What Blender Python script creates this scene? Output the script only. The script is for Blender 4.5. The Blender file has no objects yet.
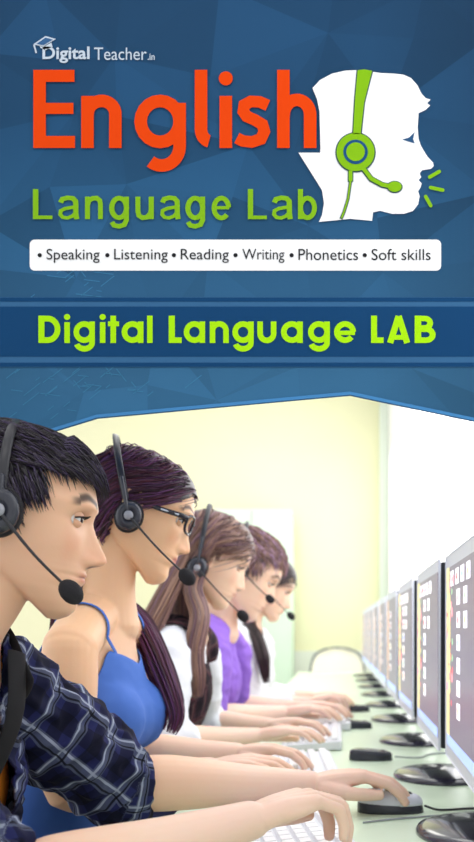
import bpy, bmesh, math, random
import numpy as np
from math import radians as R, sin, cos, pi
from mathutils import Vector, Matrix, noise
from mathutils.bvhtree import BVHTree

C = bpy.context.scene.collection
S = bpy.context.scene
random.seed(7); RNG = np.random.RandomState(7)

# ------------------------------------------------------------------ camera, sky, lights, exposure
F = 960.0                      # focal length in pixels of the 474 x 842 frame
CZ = 1.047                     # camera height
VX, VY = 335.0, 630.0          # vanishing point of the desk row
cam = bpy.data.cameras.new('camera'); co = bpy.data.objects.new('camera', cam); C.objects.link(co)
co.location = (0, 0, CZ); co.rotation_euler = (R(90), 0, 0)
cam.sensor_fit = 'VERTICAL'; cam.sensor_height = 36; cam.sensor_width = 36
cam.lens = F / 842 * 36
cam.shift_x = (237 - VX) / 842; cam.shift_y = (VY - 421) / 842
cam.clip_start = 0.05; cam.clip_end = 60
cam.dof.use_dof = True; cam.dof.focus_distance = 1.30; cam.dof.aperture_fstop = 5.4
S.camera = co
S.view_settings.view_transform = 'Standard'; S.view_settings.look = 'None'
S.view_settings.gamma = 1; S.view_settings.exposure = 0.2
try: S.cycles.use_denoising = True
except Exception: pass

w = bpy.data.worlds.new('World'); S.world = w; w.use_nodes = True
bg = w.node_tree.nodes['Background']; bg.inputs[0].default_value = (0.96, 0.98, 1.0, 1); bg.inputs[1].default_value = .9

def area(name, loc, rot, sx, sy, power, col=(1, 1, 1)):
    l = bpy.data.lights.new(name, 'AREA'); l.shape = 'RECTANGLE'; l.size = sx; l.size_y = sy
    l.energy = power; l.color = col
    o = bpy.data.objects.new(name, l); o.location = loc; o.rotation_euler = rot; C.objects.link(o); return o
area('ceiling_light_front', (-.5, -.1, 3.25), (R(18), 0, 0), 1.2, .5, 5, (1, .98, .95))
area('ceiling_light_middle', (-.2, 2.9, 3.25), (0, 0, 0), .6, 2.0, 8, (1, .98, .95))
area('ceiling_light_rear', (-.6, 6.2, 3.25), (0, 0, 0), .8, 3.0, 24, (1, .97, .9))
area('window_daylight', (.43, 3.2, 1.9), (0, R(90), 0), 1.1, 5.0, 16, (.97, .98, 1.0))
area('added_left_fill', (-2.9, 2.6, 1.9), (0, R(-90), 0), 1.6, 5.0, 16, (.97, .98, 1.0))  # added fill from the open left side, brightens the monitor bezels
area('front_right_area_light', (1.9, -.6, 1.9), (R(62), 0, R(62)), 1.2, 1.4, 22, (1, .97, .93))  # unseen area light to the right of the camera

def P(px, py, Y):
    return Vector(((px - VX) / F * Y, Y, CZ - (py - VY) / F * Y))

# ------------------------------------------------------------------ materials
def srgb(r, g, b):
    f = lambda c: (c / 255 / 12.92) if c / 255 <= .04045 else ((c / 255 + .055) / 1.055) ** 2.4
    return (f(r), f(g), f(b), 1)
MATS = {}
def mat(name, col, rough=.5, metal=0, emit=0, spec=None, bump=0, bscale=60, var=0, coat=0):
    if name in MATS: return MATS[name]
    m = bpy.data.materials.new(name); m.use_nodes = True; nt = m.node_tree; b = nt.nodes['Principled BSDF']
    b.inputs['Base Color'].default_value = col; b.inputs['Roughness'].default_value = rough; b.inputs['Metallic'].default_value = metal
    if spec is not None: b.inputs['Specular IOR Level'].default_value = spec
    if coat: b.inputs['Coat Weight'].default_value = coat
    if emit: b.inputs['Emission Color'].default_value = col; b.inputs['Emission Strength'].default_value = emit
    if var or bump:
        tc = nt.nodes.new('ShaderNodeTexCoord'); n = nt.nodes.new('ShaderNodeTexNoise'); n.inputs['Scale'].default_value = bscale
        nt.links.new(tc.outputs['Object'], n.inputs['Vector'])
        if var:
            mx = nt.nodes.new('ShaderNodeMix'); mx.data_type = 'RGBA'; mx.blend_type = 'MULTIPLY'
            mx.inputs[0].default_value = 1; mx.inputs[6].default_value = col
            rp = nt.nodes.new('ShaderNodeMapRange'); rp.inputs['To Min'].default_value = 1 - var; rp.inputs['To Max'].default_value = 1 + var * .3
            nt.links.new(n.outputs['Fac'], rp.inputs['Value']); nt.links.new(rp.outputs[0], mx.inputs[7]); nt.links.new(mx.outputs[2], b.inputs['Base Color'])
        if bump:
            bp = nt.nodes.new('ShaderNodeBump'); bp.inputs['Strength'].default_value = bump; bp.inputs['Distance'].default_value = .002
            nt.links.new(n.outputs['Fac'], bp.inputs['Height']); nt.links.new(bp.outputs[0], b.inputs['Normal'])
    MATS[name] = m; return m
def attr_mat(name, rough=.5, sss=0, spec=.5, aniso=0, bump=0, bscale=300):
    m = bpy.data.materials.new(name); m.use_nodes = True; nt = m.node_tree; b = nt.nodes['Principled BSDF']
    a = nt.nodes.new('ShaderNodeAttribute'); a.attribute_name = 'Col'
    nt.links.new(a.outputs['Color'], b.inputs['Base Color'])
    b.inputs['Roughness'].default_value = rough; b.inputs['Specular IOR Level'].default_value = spec
    if aniso: b.inputs['Anisotropic'].default_value = aniso
    if sss:
        b.inputs['Subsurface Weight'].default_value = sss; b.inputs['Subsurface Radius'].default_value = (1, .35, .2); b.inputs['Subsurface Scale'].default_value = .006
    if bump:
        tc = nt.nodes.new('ShaderNodeTexCoord'); n = nt.nodes.new('ShaderNodeTexNoise'); n.inputs['Scale'].default_value = bscale
        nt.links.new(tc.outputs['Object'], n.inputs['Vector'])
        bp = nt.nodes.new('ShaderNodeBump'); bp.inputs['Strength'].default_value = bump; bp.inputs['Distance'].default_value = .001
        nt.links.new(n.outputs['Fac'], bp.inputs['Height']); nt.links.new(bp.outputs[0], b.inputs['Normal'])
    return m
M_skin = attr_mat('skin', rough=.48, sss=.25, spec=.35, bump=.08)
M_hair = attr_mat('hair', rough=.38, spec=.6, aniso=.4)

def plaid(name, base, band1, band2, dark, period=.052):
    m = bpy.data.materials.new(name); m.use_nodes = True; nt = m.node_tree; b = nt.nodes['Principled BSDF']
    b.inputs['Roughness'].default_value = .85; b.inputs['Specular IOR Level'].default_value = .2
    a = nt.nodes.new('ShaderNodeAttribute'); a.attribute_name = 'weave'
    sx = nt.nodes.new('ShaderNodeSeparateXYZ'); nt.links.new(a.outputs['Vector'], sx.inputs[0])
    def M(op, x, y=None):
        n = nt.nodes.new('ShaderNodeMath'); n.operation = op
        for i, v in enumerate((x, y)):
            if v is None: continue
            if hasattr(v, 'is_output'): nt.links.new(v, n.inputs[i])
            else: n.inputs[i].default_value = v
        return n.outputs[0]
    def band(axis, off, width):
        f = M('FRACT', M('ADD', M('DIVIDE', sx.outputs[axis], period), off))
        return M('LESS_THAN', M('ABSOLUTE', M('SUBTRACT', f, .5)), width / 2)
    def mix(fac, c1, c2):
        n = nt.nodes.new('ShaderNodeMix'); n.data_type = 'RGBA'
        nt.links.new(fac, n.inputs[0])
        for i, c in ((6, c1), (7, c2)):
            if hasattr(c, 'is_output'): nt.links.new(c, n.inputs[i])
            else: n.inputs[i].default_value = c
        return n.outputs[2]
    col = base
    col = mix(M('MULTIPLY', band(0, .5, .36), .6), col, dark)
    col = mix(M('MULTIPLY', band(1, .5, .36), .6), col, dark)
    col = mix(M('MULTIPLY', band(0, .0, .26), .5), col, band1)
    col = mix(M('MULTIPLY', band(1, .0, .26), .5), col, band1)
    col = mix(M('MULTIPLY', band(0, .07, .05), .85), col, band2)
    col = mix(M('MULTIPLY', band(1, .07, .05), .85), col, band2)
    col = mix(M('MULTIPLY', band(0, -.07, .04), .9), col, dark)
    col = mix(M('MULTIPLY', band(1, -.07, .04), .9), col, dark)
    nt.links.new(col, b.inputs['Base Color'])
    return m

# ------------------------------------------------------------------ object helpers
def tag(o, label=None, cat=None, group=None, kind=None):
    if label: o['label'] = label
    if cat: o['category'] = cat
    if group: o['group'] = group
    if kind: o['kind'] = kind
    return o
def empty(name, loc, rz=0):
    o = bpy.data.objects.new(name, None); o.location = loc; o.rotation_euler = (0, 0, rz); o.empty_display_size = .05
    C.objects.link(o); return o
def link(name, me, m, parent=None, loc=None, smooth=True):
    o = bpy.data.objects.new(name, me); C.objects.link(o)
    if m is not None and not me.materials: me.materials.append(m)
    if loc is not None: o.location = loc
    if smooth: me.shade_smooth()
    if parent is not None: o.parent = parent
    return o
def np_mesh(name, V, Fc):
    me = bpy.data.meshes.new(name); me.from_pydata([tuple(v) for v in V], [], [tuple(int(i) for i in f) for f in Fc]); me.update(); return me
def bm_obj(name, bm, m, parent=None, smooth=False, bevel=0, loc=None):
    me = bpy.data.meshes.new(name); bmesh.ops.recalc_face_normals(bm, faces=bm.faces); bm.to_mesh(me); bm.free()
    o = link(name, me, m, parent, loc, smooth)
    if bevel:
        b = o.modifiers.new('bevel', 'BEVEL'); b.width = bevel; b.segments = 2; b.limit_method = 'ANGLE'
        if smooth: pass
    return o
def box(bm, x0, x1, y0, y1, z0, z1, rot=None):
    vs = [bm.verts.new(p) for p in ((x0,y0,z0),(x1,y0,z0),(x1,y1,z0),(x0,y1,z0),(x0,y0,z1),(x1,y0,z1),(x1,y1,z1),(x0,y1,z1))]
    for f in ((0,3,2,1),(4,5,6,7),(0,1,5,4),(1,2,6,5),(2,3,7,6),(3,0,4,7)): bm.faces.new([vs[i] for i in f])
    return vs
def box_obj(name, dims, m, parent=None, bevel=0, smooth=False):
    bm = bmesh.new(); box(bm, *dims); return bm_obj(name, bm, m, parent, smooth, bevel)

def catmull(pts, k):
    pts = [Vector(p) if not isinstance(p, (int, float)) else p for p in pts]
    if len(pts) < 3: return [pts[0].lerp(pts[1], i / k) if hasattr(pts[0], 'lerp') else pts[0] + (pts[1] - pts[0]) * i / k for i in range(k + 1)]
    out = []
    for i in range(len(pts) - 1):
        p0 = pts[max(i - 1, 0)]; p1 = pts[i]; p2 = pts[i + 1]; p3 = pts[min(i + 2, len(pts) - 1)]
        for j in range(k):
            t = j / k
            out.append(((p1 * 2) + (p2 - p0) * t + (p0 * 2 - p1 * 5 + p2 * 4 - p3) * t * t + (p1 * 3 - p0 - p2 * 3 + p3) * t ** 3) * .5)
    out.append(pts[-1]); return out
class G:                       # a growing bag of closed pieces
    def __init__(s): s.V = []; s.F = []
    def add(s, V, Fc):
        o = len(s.V); s.V += [tuple(v) for v in V]; s.F += [tuple(i + o for i in f) for f in Fc]
    def loft(s, pts, A, B=None, L=(0, 1, 0), k=5, n=20, cap=.8):
        if B is None: B = A
        Pt = catmull(pts, k); A = catmull([float(a) for a in A], k); B = catmull([float(b) for b in B], k)
        rings = []
        m = len(Pt)
        for i in range(m):
            t = (Pt[min(i + 1, m - 1)] - Pt[max(i - 1, 0)]).normalized()
            u = Vector(L) - t * t.dot(Vector(L))
            if u.length < .15:
                u = Vector((0, 0, 1)) - t * t.z
                if u.length < .15: u = Vector((1, 0, 0)) - t * t.x
            u.normalize(); v = t.cross(u)
            rings.append((Pt[i], t, u, v, A[i], B[i]))
        full = []
        p, t, u, v, a, b = rings[0]; c = min(a, b) * cap
        for q in (80, 60, 40, 20): full.append((p - t * c * sin(R(q)), u, v, a * cos(R(q)), b * cos(R(q))))
        for p, t, u, v, a, b in rings: full.append((p, u, v, a, b))
        p, t, u, v, a, b = rings[-1]; c = min(a, b) * cap
        for q in (20, 40, 60, 80): full.append((p + t * c * sin(R(q)), u, v, a * cos(R(q)), b * cos(R(q))))
        V = []; Fc = []
        for p, u, v, a, b in full:
            for j in range(n):
                q = 2 * pi * j / n; V.append(p + u * a * cos(q) + v * b * sin(q))
        for i in range(len(full) - 1):
            for j in range(n):
                j2 = (j + 1) % n; Fc.append((i * n + j, i * n + j2, (i + 1) * n + j2, (i + 1) * n + j))
        Fc.append(tuple(range(n))[::-1]); Fc.append(tuple((len(full) - 1) * n + j for j in range(n)))
        s.add(V, Fc)
    def tube(s, pts, r, k=5, n=12, flat=None, L=(0, 1, 0)):
        if isinstance(r, (int, float)): r = [r] * len(pts)
        s.loft(pts, r, [x * (flat or 1) for x in r], L, k, n)
    def ball(s, c, r, M=None, n=16):
        V = []; Fc = []
        if isinstance(r, (int, float)): r = (r, r, r)
        c = Vector(c)
        for i in range(1, n):
            a = pi * i / n
            for j in range(2 * n):
                b = pi * j / n; p = Vector((r[0] * sin(a) * cos(b), r[1] * sin(a) * sin(b), r[2] * cos(a)))
                if M is not None: p = M @ p
                V.append(c + p)
        m = 2 * n
        for i in range(n - 2):
            for j in range(m):
                j2 = (j + 1) % m; Fc.append((i * m + j, (i + 1) * m + j, (i + 1) * m + j2, i * m + j2))
        Fc.append(tuple(range(m))); Fc.append(tuple((n - 2) * m + j for j in range(m))[::-1])
        s.add(V, Fc)
    def mesh(s, name):
        return np_mesh(name, s.V, s.F)
    def obj(s, name, m, parent=None, smooth=True):
        return link(name, s.mesh(name), m, parent, None, smooth)

def remesh(g, vox):
    me = g.mesh('tmp'); bm = bmesh.new(); bm.from_mesh(me); bmesh.ops.recalc_face_normals(bm, faces=bm.faces); bm.to_mesh(me); bm.free()
    o = bpy.data.objects.new('tmp', me); C.objects.link(o)
    r = o.modifiers.new('r', 'REMESH'); r.mode = 'VOXEL'; r.voxel_size = vox; r.adaptivity = 0
    dg = bpy.context.evaluated_depsgraph_get(); dg.update(); ev = o.evaluated_get(dg); m2 = ev.to_mesh()
    V = np.empty(len(m2.vertices) * 3); m2.vertices.foreach_get('co', V); V = V.reshape(-1, 3)
    nl = len(m2.loops); lv = np.empty(nl, dtype=np.int64); m2.loops.foreach_get('vertex_index', lv)
    lt = np.empty(len(m2.polygons), dtype=np.int64); m2.polygons.foreach_get('loop_total', lt)
    if (lt == 4).all(): Fq = lv.reshape(-1, 4)
    else:
        Fq = []; i = 0
        for t in lt:
            if t == 4: Fq.append(lv[i:i + 4])
            i += t
        Fq = np.array(Fq)
    ev.to_mesh_clear(); bpy.data.objects.remove(o); bpy.data.meshes.remove(me)
    return V, Fq
def smooth(V, Fq, it, wgt=None, fac=.5):
    E = np.concatenate([Fq[:, [0, 1]], Fq[:, [1, 2]], Fq[:, [2, 3]], Fq[:, [3, 0]]]); n = len(V)
    deg = np.bincount(np.concatenate([E[:, 0], E[:, 1]]), minlength=n).astype(float); deg[deg == 0] = 1
    for k in range(it):
        A = np.stack([np.bincount(E[:, 0], V[E[:, 1], i], minlength=n) + np.bincount(E[:, 1], V[E[:, 0], i], minlength=n) for i in range(3)], 1) / deg[:, None]
        f = fac if wgt is None else (fac * wgt)[:, None]
        V = V + (A - V) * f
    return V
def normals(V, Fq):
    n = np.cross(V[Fq[:, 2]] - V[Fq[:, 0]], V[Fq[:, 3]] - V[Fq[:, 1]]); N = np.zeros_like(V)
    for i in range(4):
        for a in range(3): N[:, a] += np.bincount(Fq[:, i], n[:, a], minlength=len(V))
    return N / (np.linalg.norm(N, axis=1)[:, None] + 1e-12)
def keep(V, Fq, mask):         # keep the faces whose corners pass, smooth the cut edge
    Fk = Fq[mask[Fq].all(axis=1)]
    E = np.concatenate([Fk[:, [0, 1]], Fk[:, [1, 2]], Fk[:, [2, 3]], Fk[:, [3, 0]]]); Es = np.sort(E, 1)
    u, c = np.unique(Es, axis=0, return_counts=True); be = u[c == 1]; n = len(V)
    for k in range(12):
        deg = np.bincount(be.ravel(), minlength=n); sel = deg > 0
        A = np.stack([np.bincount(be[:, 0], V[be[:, 1], i], minlength=n) + np.bincount(be[:, 1], V[be[:, 0], i], minlength=n) for i in range(3)], 1)
        V = V.copy(); V[sel] = V[sel] * .4 + A[sel] / deg[sel][:, None] * .6
    used = np.unique(Fk); idx = -np.ones(n, dtype=np.int64); idx[used] = np.arange(len(used))
    return V[used], idx[Fk]
def fast_mesh(name, V, Fq, extra=None):
    me = bpy.data.meshes.new(name); V = list(map(tuple, V)); Fl = [tuple(map(int, f)) for f in Fq]
    if extra:
        o = len(V); V += [tuple(v) for v in extra.V]; Fl += [tuple(i + o for i in f) for f in extra.F]
    me.from_pydata(V, [], Fl); me.update(); return me
def set_col(me, cols, name='Col'):
    a = me.color_attributes.new(name, 'FLOAT_COLOR', 'POINT'); c = np.ones((len(me.vertices), 4), dtype=np.float32); c[:, :cols.shape[1]] = cols
    a.data.foreach_set('color', c.ravel())
def set_vec(me, vec, name='weave'):
    a = me.attributes.new(name, 'FLOAT_VECTOR', 'POINT'); a.data.foreach_set('vector', np.asarray(vec, dtype=np.float32).ravel())

# ------------------------------------------------------------------ the head, in its own frame: x forward, y left, z up, ear level at 0
def interp(z, t): return np.interp(z, [a for a, b in t][::-1] if t[0][0] > t[-1][0] else [a for a, b in t], [b for a, b in t][::-1] if t[0][0] > t[-1][0] else [b for a, b in t])
TF = [(.117,.0),(.113,.03),(.105,.052),(.09,.070),(.07,.083),(.05,.0905),(.035,.0945),(.027,.0955),(.018,.0925),(.008,.0885),(-.005,.0875),(-.02,.0880),(-.035,.0885),(-.046,.0895),(-.052,.0925),(-.057,.0955),(-.0605,.0915),(-.064,.0945),(-.069,.0925),(-.076,.0855),(-.085,.0875),(-.094,.0895),(-.103,.0870),(-.111,.080),(-.117,.068)]
TB = [(.117,-.03),(.113,-.055),(.105,-.072),(.09,-.088),(.06,-.100),(.03,-.103),(0,-.098),(-.03,-.086),(-.05,-.06),(-.065,-.03),(-.08,.0),(-.1,.033),(-.11,.046),(-.117,.055)]
TW = [(.117,.015),(.113,.03),(.105,.046),(.09,.060),(.06,.0725),(.03,.0765),(0,.0745),(-.03,.0695),(-.06,.061),(-.08,.052),(-.095,.042),(-.107,.031),(-.117,.014)]
TC = [(.117,-.015),(.09,-.013),(-.05,-.01),(-.065,.003),(-.08,.022),(-.1,.045),(-.117,.061)]
TN = [(.022,0),(.012,.0025),(.004,.006),(-.006,.0105),(-.016,.0155),(-.026,.021),(-.033,.0245),(-.038,.0245),(-.043,.018),(-.047,.007),(-.051,0)]
TNW = [(.022,.007),(0,.0075),(-.02,.010),(-.036,.0135),(-.05,.0135)]
def head_mesh(jaw=1.0, nose=1.0, flat=1.0):
    zs = np.concatenate([np.linspace(.117, .06, 14), np.linspace(.056, -.117, 92)])
    nA = 120; V = []; Fc = []
    for z in zs:
        Fz, Bz, W, xc = (float(interp(z, t)) for t in (TF, TB, TW, TC))
        if z < -.03: W *= 1 + (jaw - 1) * min(1, (-.03 - z) / .04)
        for j in range(nA):
            q = 2 * pi * j / nA; c, s = cos(q), sin(q); e = 2 / 2.25
            x = xc + (Fz - xc if c > 0 else xc - Bz) * math.copysign(abs(c) ** e, c); y = W * math.copysign(abs(s) ** e, s)
            if c > 0:
                ay = abs(y)
                nz = float(interp(z, TN)) * nose if -.051 < z < .022 else 0
                nw = float(interp(z, TNW))
                x += nz * math.exp(-(y / nw) ** 2)
                x += .0065 * math.exp(-((ay - .0135) / .005) ** 2 - ((z + .040) / .006) ** 2)      # nostril wings
                x -= .0105 * math.exp(-((ay - .031) / .0165) ** 2 - ((z - .009) / .011) ** 2)      # sockets
                x += .0035 * math.exp(-((ay - .030) / .018) ** 2 - ((z - .029) / .007) ** 2)       # brow
                x += .0030 * math.exp(-((ay - .045) / .018) ** 2 - ((z + .022) / .016) ** 2)       # cheek bone
                lipf = math.exp(-(y / .024) ** 4)
                if -.073 < z < -.05: x -= (x - (Fz - .006)) * 0 + (1 - lipf) * .0035 * math.exp(-((z + .060) / .009) ** 2)
            V.append((x, y, z * (flat if z > 0 else 1)))
    n = len(zs)
    for i in range(n - 1):
        for j in range(nA):
            j2 = (j + 1) % nA; Fc.append((i * nA + j, (i + 1) * nA + j, (i + 1) * nA + j2, i * nA + j2))
    Fc.append(tuple(range(nA))); Fc.append(tuple((n - 1) * nA + j for j in range(nA))[::-1])
    return V, Fc
def ear(g, T, sgn):
    pts = []
    for q in range(-60, 250, 22):
        a = R(q); pts.append(T @ Vector((-.008 + .016 * cos(a) - .004 * sin(a), sgn * (.079 + .006 * max(0, -cos(a)) + .003), .002 + .029 * sin(a))))
    g.tube(pts, .0036, k=2, n=8)
    g.ball(T @ Vector((-.008, sgn * .077, .0)), (.014, .006, .027), T.to_3x3(), 8)
    g.ball(T @ Vector((.002, sgn * .078, -.024)), (.007, .005, .009), T.to_3x3(), 8)

def lids(T, E):
    g = G()
    for sg in (-1, 1):
        c = Vector((.0695, sg * .031, .0085)); r = .0136
        for up in (1, -1):
            V = []; Fc = []; na, ne = 22, 8
            for i in range(na + 1):
                az = -1.25 + 2.5 * i / na
                e0 = (R(13 if E > .5 else 4) if up > 0 else R(-17)) * max(0, cos(az * 1.22))
                for j in range(ne + 1):
                    e = e0 + (up * R(80) - e0) * j / ne
                    rr = r * (1 if j else .93)
                    V.append(T @ (c + Vector((rr * cos(e) * cos(az + sg * .12), rr * cos(e) * sin(az + sg * .12), rr * sin(e)))))
            for i in range(na):
                for j in range(ne):
                    a = i * (ne + 1) + j; Fc.append((a, a + ne + 1, a + ne + 2, a + 1) if up > 0 else (a, a + 1, a + ne + 2, a + ne + 1))
            g.add(V, Fc)
    return g

# ------------------------------------------------------------------ hands
def hand(g, wrist, fwd, down, side, curl=(20, 40, 25), spread=5, s=1.0, thumb=(35, 12), infl=0):
    """fwd: towards the fingers, down: palm side, side: +1 when the thumb lies on fwd x down"""
    f = Vector(fwd).normalized(); d = Vector(down); d = (d - f * f.dot(d)).normalized(); l = f.cross(d) * side   # l points to the thumb
    w = Vector(wrist)
    spec = [(.028, .088, (.043, .026, .022), .0092), (.009, .092, (.047, .030, .023), .0093), (-.010, .087, (.043, .028, .022), .0088), (-.028, .079, (.033, .021, .019), .0078)]
    for i, (o, ln, seg, r) in enumerate(spec):
        base = w + l * o * .45 * s + f * .006
        k = w + l * o * s + f * ln * s - d * .004 * s
        g.tube([base, (base + k) / 2 - d * .002, k], [.0155 * s, .0135 * s, (r + .0018) * s], k=3, n=12)
        ang = 0; p = k; pts = [p]; rad = [r * 1.05 * s]
        sp = R(spread * (1.5 - i))
        c3 = curl[i] if isinstance(curl[0], (tuple, list)) else curl
        for j, sl in enumerate(seg):
            ang += R(c3[j]); dr = (f * cos(sp) + l * sin(sp)) * cos(ang) + d * sin(ang)
            p = p + dr * sl * s * (1 if j < 2 else .8); pts.append(p); rad.append(r * (1.0, .93, .8)[j] * s)
        for a in range(3): g.tube([pts[a], pts[a + 1]], [rad[a], rad[a + 1]], k=3, n=12)
    g.loft([w + f * .01, w + f * .045 * s, w + f * .078 * s], [.026 * s, .036 * s, .037 * s], [.016 * s, .0145 * s, .011 * s], l, k=4, n=20)
    ta, tb = thumb
    b = w + l * .02 * s + f * .018 * s + d * .006
    d1 = (f * cos(R(ta)) + l * sin(R(ta)) + d * .25).normalized(); m = b + d1 * .042 * s
    d2 = (f * cos(R(tb)) + l * sin(R(tb)) + d * .22).normalized(); q = m + d2 * .034 * s; e = q + (d2 + f * .15).normalized() * .024 * s
    g.tube([b, m, q, e], [.0165 * s, .0125 * s, .0108 * s, .0088 * s], k=3, n=12)

# ------------------------------------------------------------------ hair
def strand(V, Fc, K, pts, w0, shade, w1=.15):
    m = len(pts); o = len(V)
    for i, p in enumerate(pts):
        t = (pts[min(i + 1, m - 1)] - pts[max(i - 1, 0)])
        if t.length < 1e-7: t = Vector((0, 0, -1))
        t.normalize(); u = t.cross(Vector((.3, .9, .2))); u.normalize(); v = t.cross(u)
        f = i / (m - 1); r = w0 * (1 - (1 - w1) * f ** 2.2)
        for q in range(3):
            a = 2.094 * q; V.append(p + u * r * cos(a) + v * r * sin(a)); K.append(shade)
    for i in range(m - 1):
        for q in range(3):
            q2 = (q + 1) % 3; a = o + i * 3; Fc.append((a + q, a + q2, a + 3 + q2, a + 3 + q))
def tone(cols):
    c1, c2 = random.sample(cols, 2); t = random.random()
    return tuple(c1[i] * (1 - t) + c2[i] * t for i in range(3))

class Hair:
    def __init__(s, T, hv, hf, cols, width):
        s.T = T; s.V = []; s.F = []; s.K = []; s.cols = cols; s.w = width; s.vid = hv
        s.bvh = BVHTree.FromPolygons([Vector(v) for v in hv], [list(f) for f in hf])
    def surf(s, p, h):
        loc, n, i, d = s.bvh.find_nearest(p)
        c = Vector((-.01, 0, .01)); 
        if n.dot(loc - c) < 0: n = -n
        return loc + n * h
    def shell(s, mask, h, col):             # a cap of hair under the strands
        gx = []
        o = len(s.V); idx = {}
        for i, v in enumerate(s.vid):
            p = Vector(v)
            if mask(p): 
                q = s.surf(p, h); idx[i] = len(s.V); s.V.append(s.T @ q); s.K.append(col)
        s._idx = idx
    def cap(s, faces, mask, h, col):
        s.shell(mask, h, col)
        for f in faces:
            if len(f) == 4 and all(i in s._idx for i in f): s.F.append(tuple(s._idx[i] for i in f))
    def grow(s, n, mask, flow, length, lift, steps=9, wmul=1, body=None, long=None, jt=1.0):
        k = 0; tries = 0
        while k < n and tries < n * 30:
            tries += 1
            d = Vector((random.gauss(0, 1), random.gauss(0, 1), random.gauss(0, 1))).normalized()
            hit = s.bvh.ray_cast(Vector((-.01, 0, .01)) + d * .3, -d)
            if hit[0] is None: continue
            p = hit[0]
            if not mask(p): continue
            k += 1
            ln = length * random.uniform(.75, 1.15); lf = lift * random.uniform(.5, 1.25)
            pts = [s.T @ s.surf(p, .0005)]; q = p.copy(); free = False; wq = None
            jit = Vector((random.gauss(0, .12), random.gauss(0, .12), random.gauss(0, .08))) * jt
            for i in range(1, steps + 1):
                f = i / steps
                if not free:
                    fl = (flow(q) + jit); q2 = q + fl.normalized() * ln / steps
                    q3 = s.surf(q2, lf * min(1, f * 2.5) if long is None else lf * (.4 + .6 * min(1, f * 3)))
                    if long is not None and q3.z < long: free = True; wq = s.T @ q3
                    q = q3; pts.append(s.T @ q3)
                else:
                    wq = wq + Vector((random.gauss(-.02, .05), random.gauss(0, .05), -1)).normalized() * ln / steps
                    if body is not None:
                        loc, nn, _, dist = body.find_nearest(wq)
                        if loc is not None:
                            if (wq - loc).dot(nn) < .006: wq = loc + nn * random.uniform(.006, .012)
                    pts.append(wq.copy())
            strand(s.V, s.F, s.K, pts, s.w * wmul * random.uniform(.7, 1.3), tone(s.cols))
    def bundle(s, guide, r0, r1, n, wmul=1, k=6, flatx=1.0, tip=.25):
        gp = catmull(guide, k); m = len(gp)
        for a in range(n):
            q = random.uniform(0, 2 * pi); rr = math.sqrt(random.random()); ph = random.uniform(-.6, .6); cut = random.uniform(.8, 1)
            pts = []
            for i, p in enumerate(gp):
                f = i / (m - 1)
                if f > cut: break
                r = (r0 + (r1 - r0) * math.sin(min(1, f * 1.25) * pi / 2)) * (1 - .55 * max(0, f - .75) * 4)
                t = (gp[min(i + 1, m - 1)] - gp[max(i - 1, 0)]).normalized(); u = t.cross(Vector((0, 1, 0))).normalized(); v = t.cross(u)
                an = q + ph * f
                pts.append(p + u * r * rr * cos(an) * flatx + v * r * rr * sin(an))
            strand(s.V, s.F, s.K, pts, s.w * wmul * random.uniform(.8, 1.3), tone(s.cols), tip)
    def build(s, parent, name='hair'):
        me = np_mesh(name, s.V, s.F); set_col(me, np.array(s.K)); me.transform(Matrix.Translation(-parent.location)); return link(name, me, M_hair, parent)

# ------------------------------------------------------------------ a seated person
def headT(c, pitch, yaw, scale=1.0, roll=0):
    return Matrix.Translation(Vector(c)) @ Matrix.Rotation(R(yaw), 4, 'Z') @ Matrix.Rotation(R(pitch), 4, 'Y') @ Matrix.Rotation(R(roll), 4, 'X') @ Matrix.Scale(scale, 4)

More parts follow.
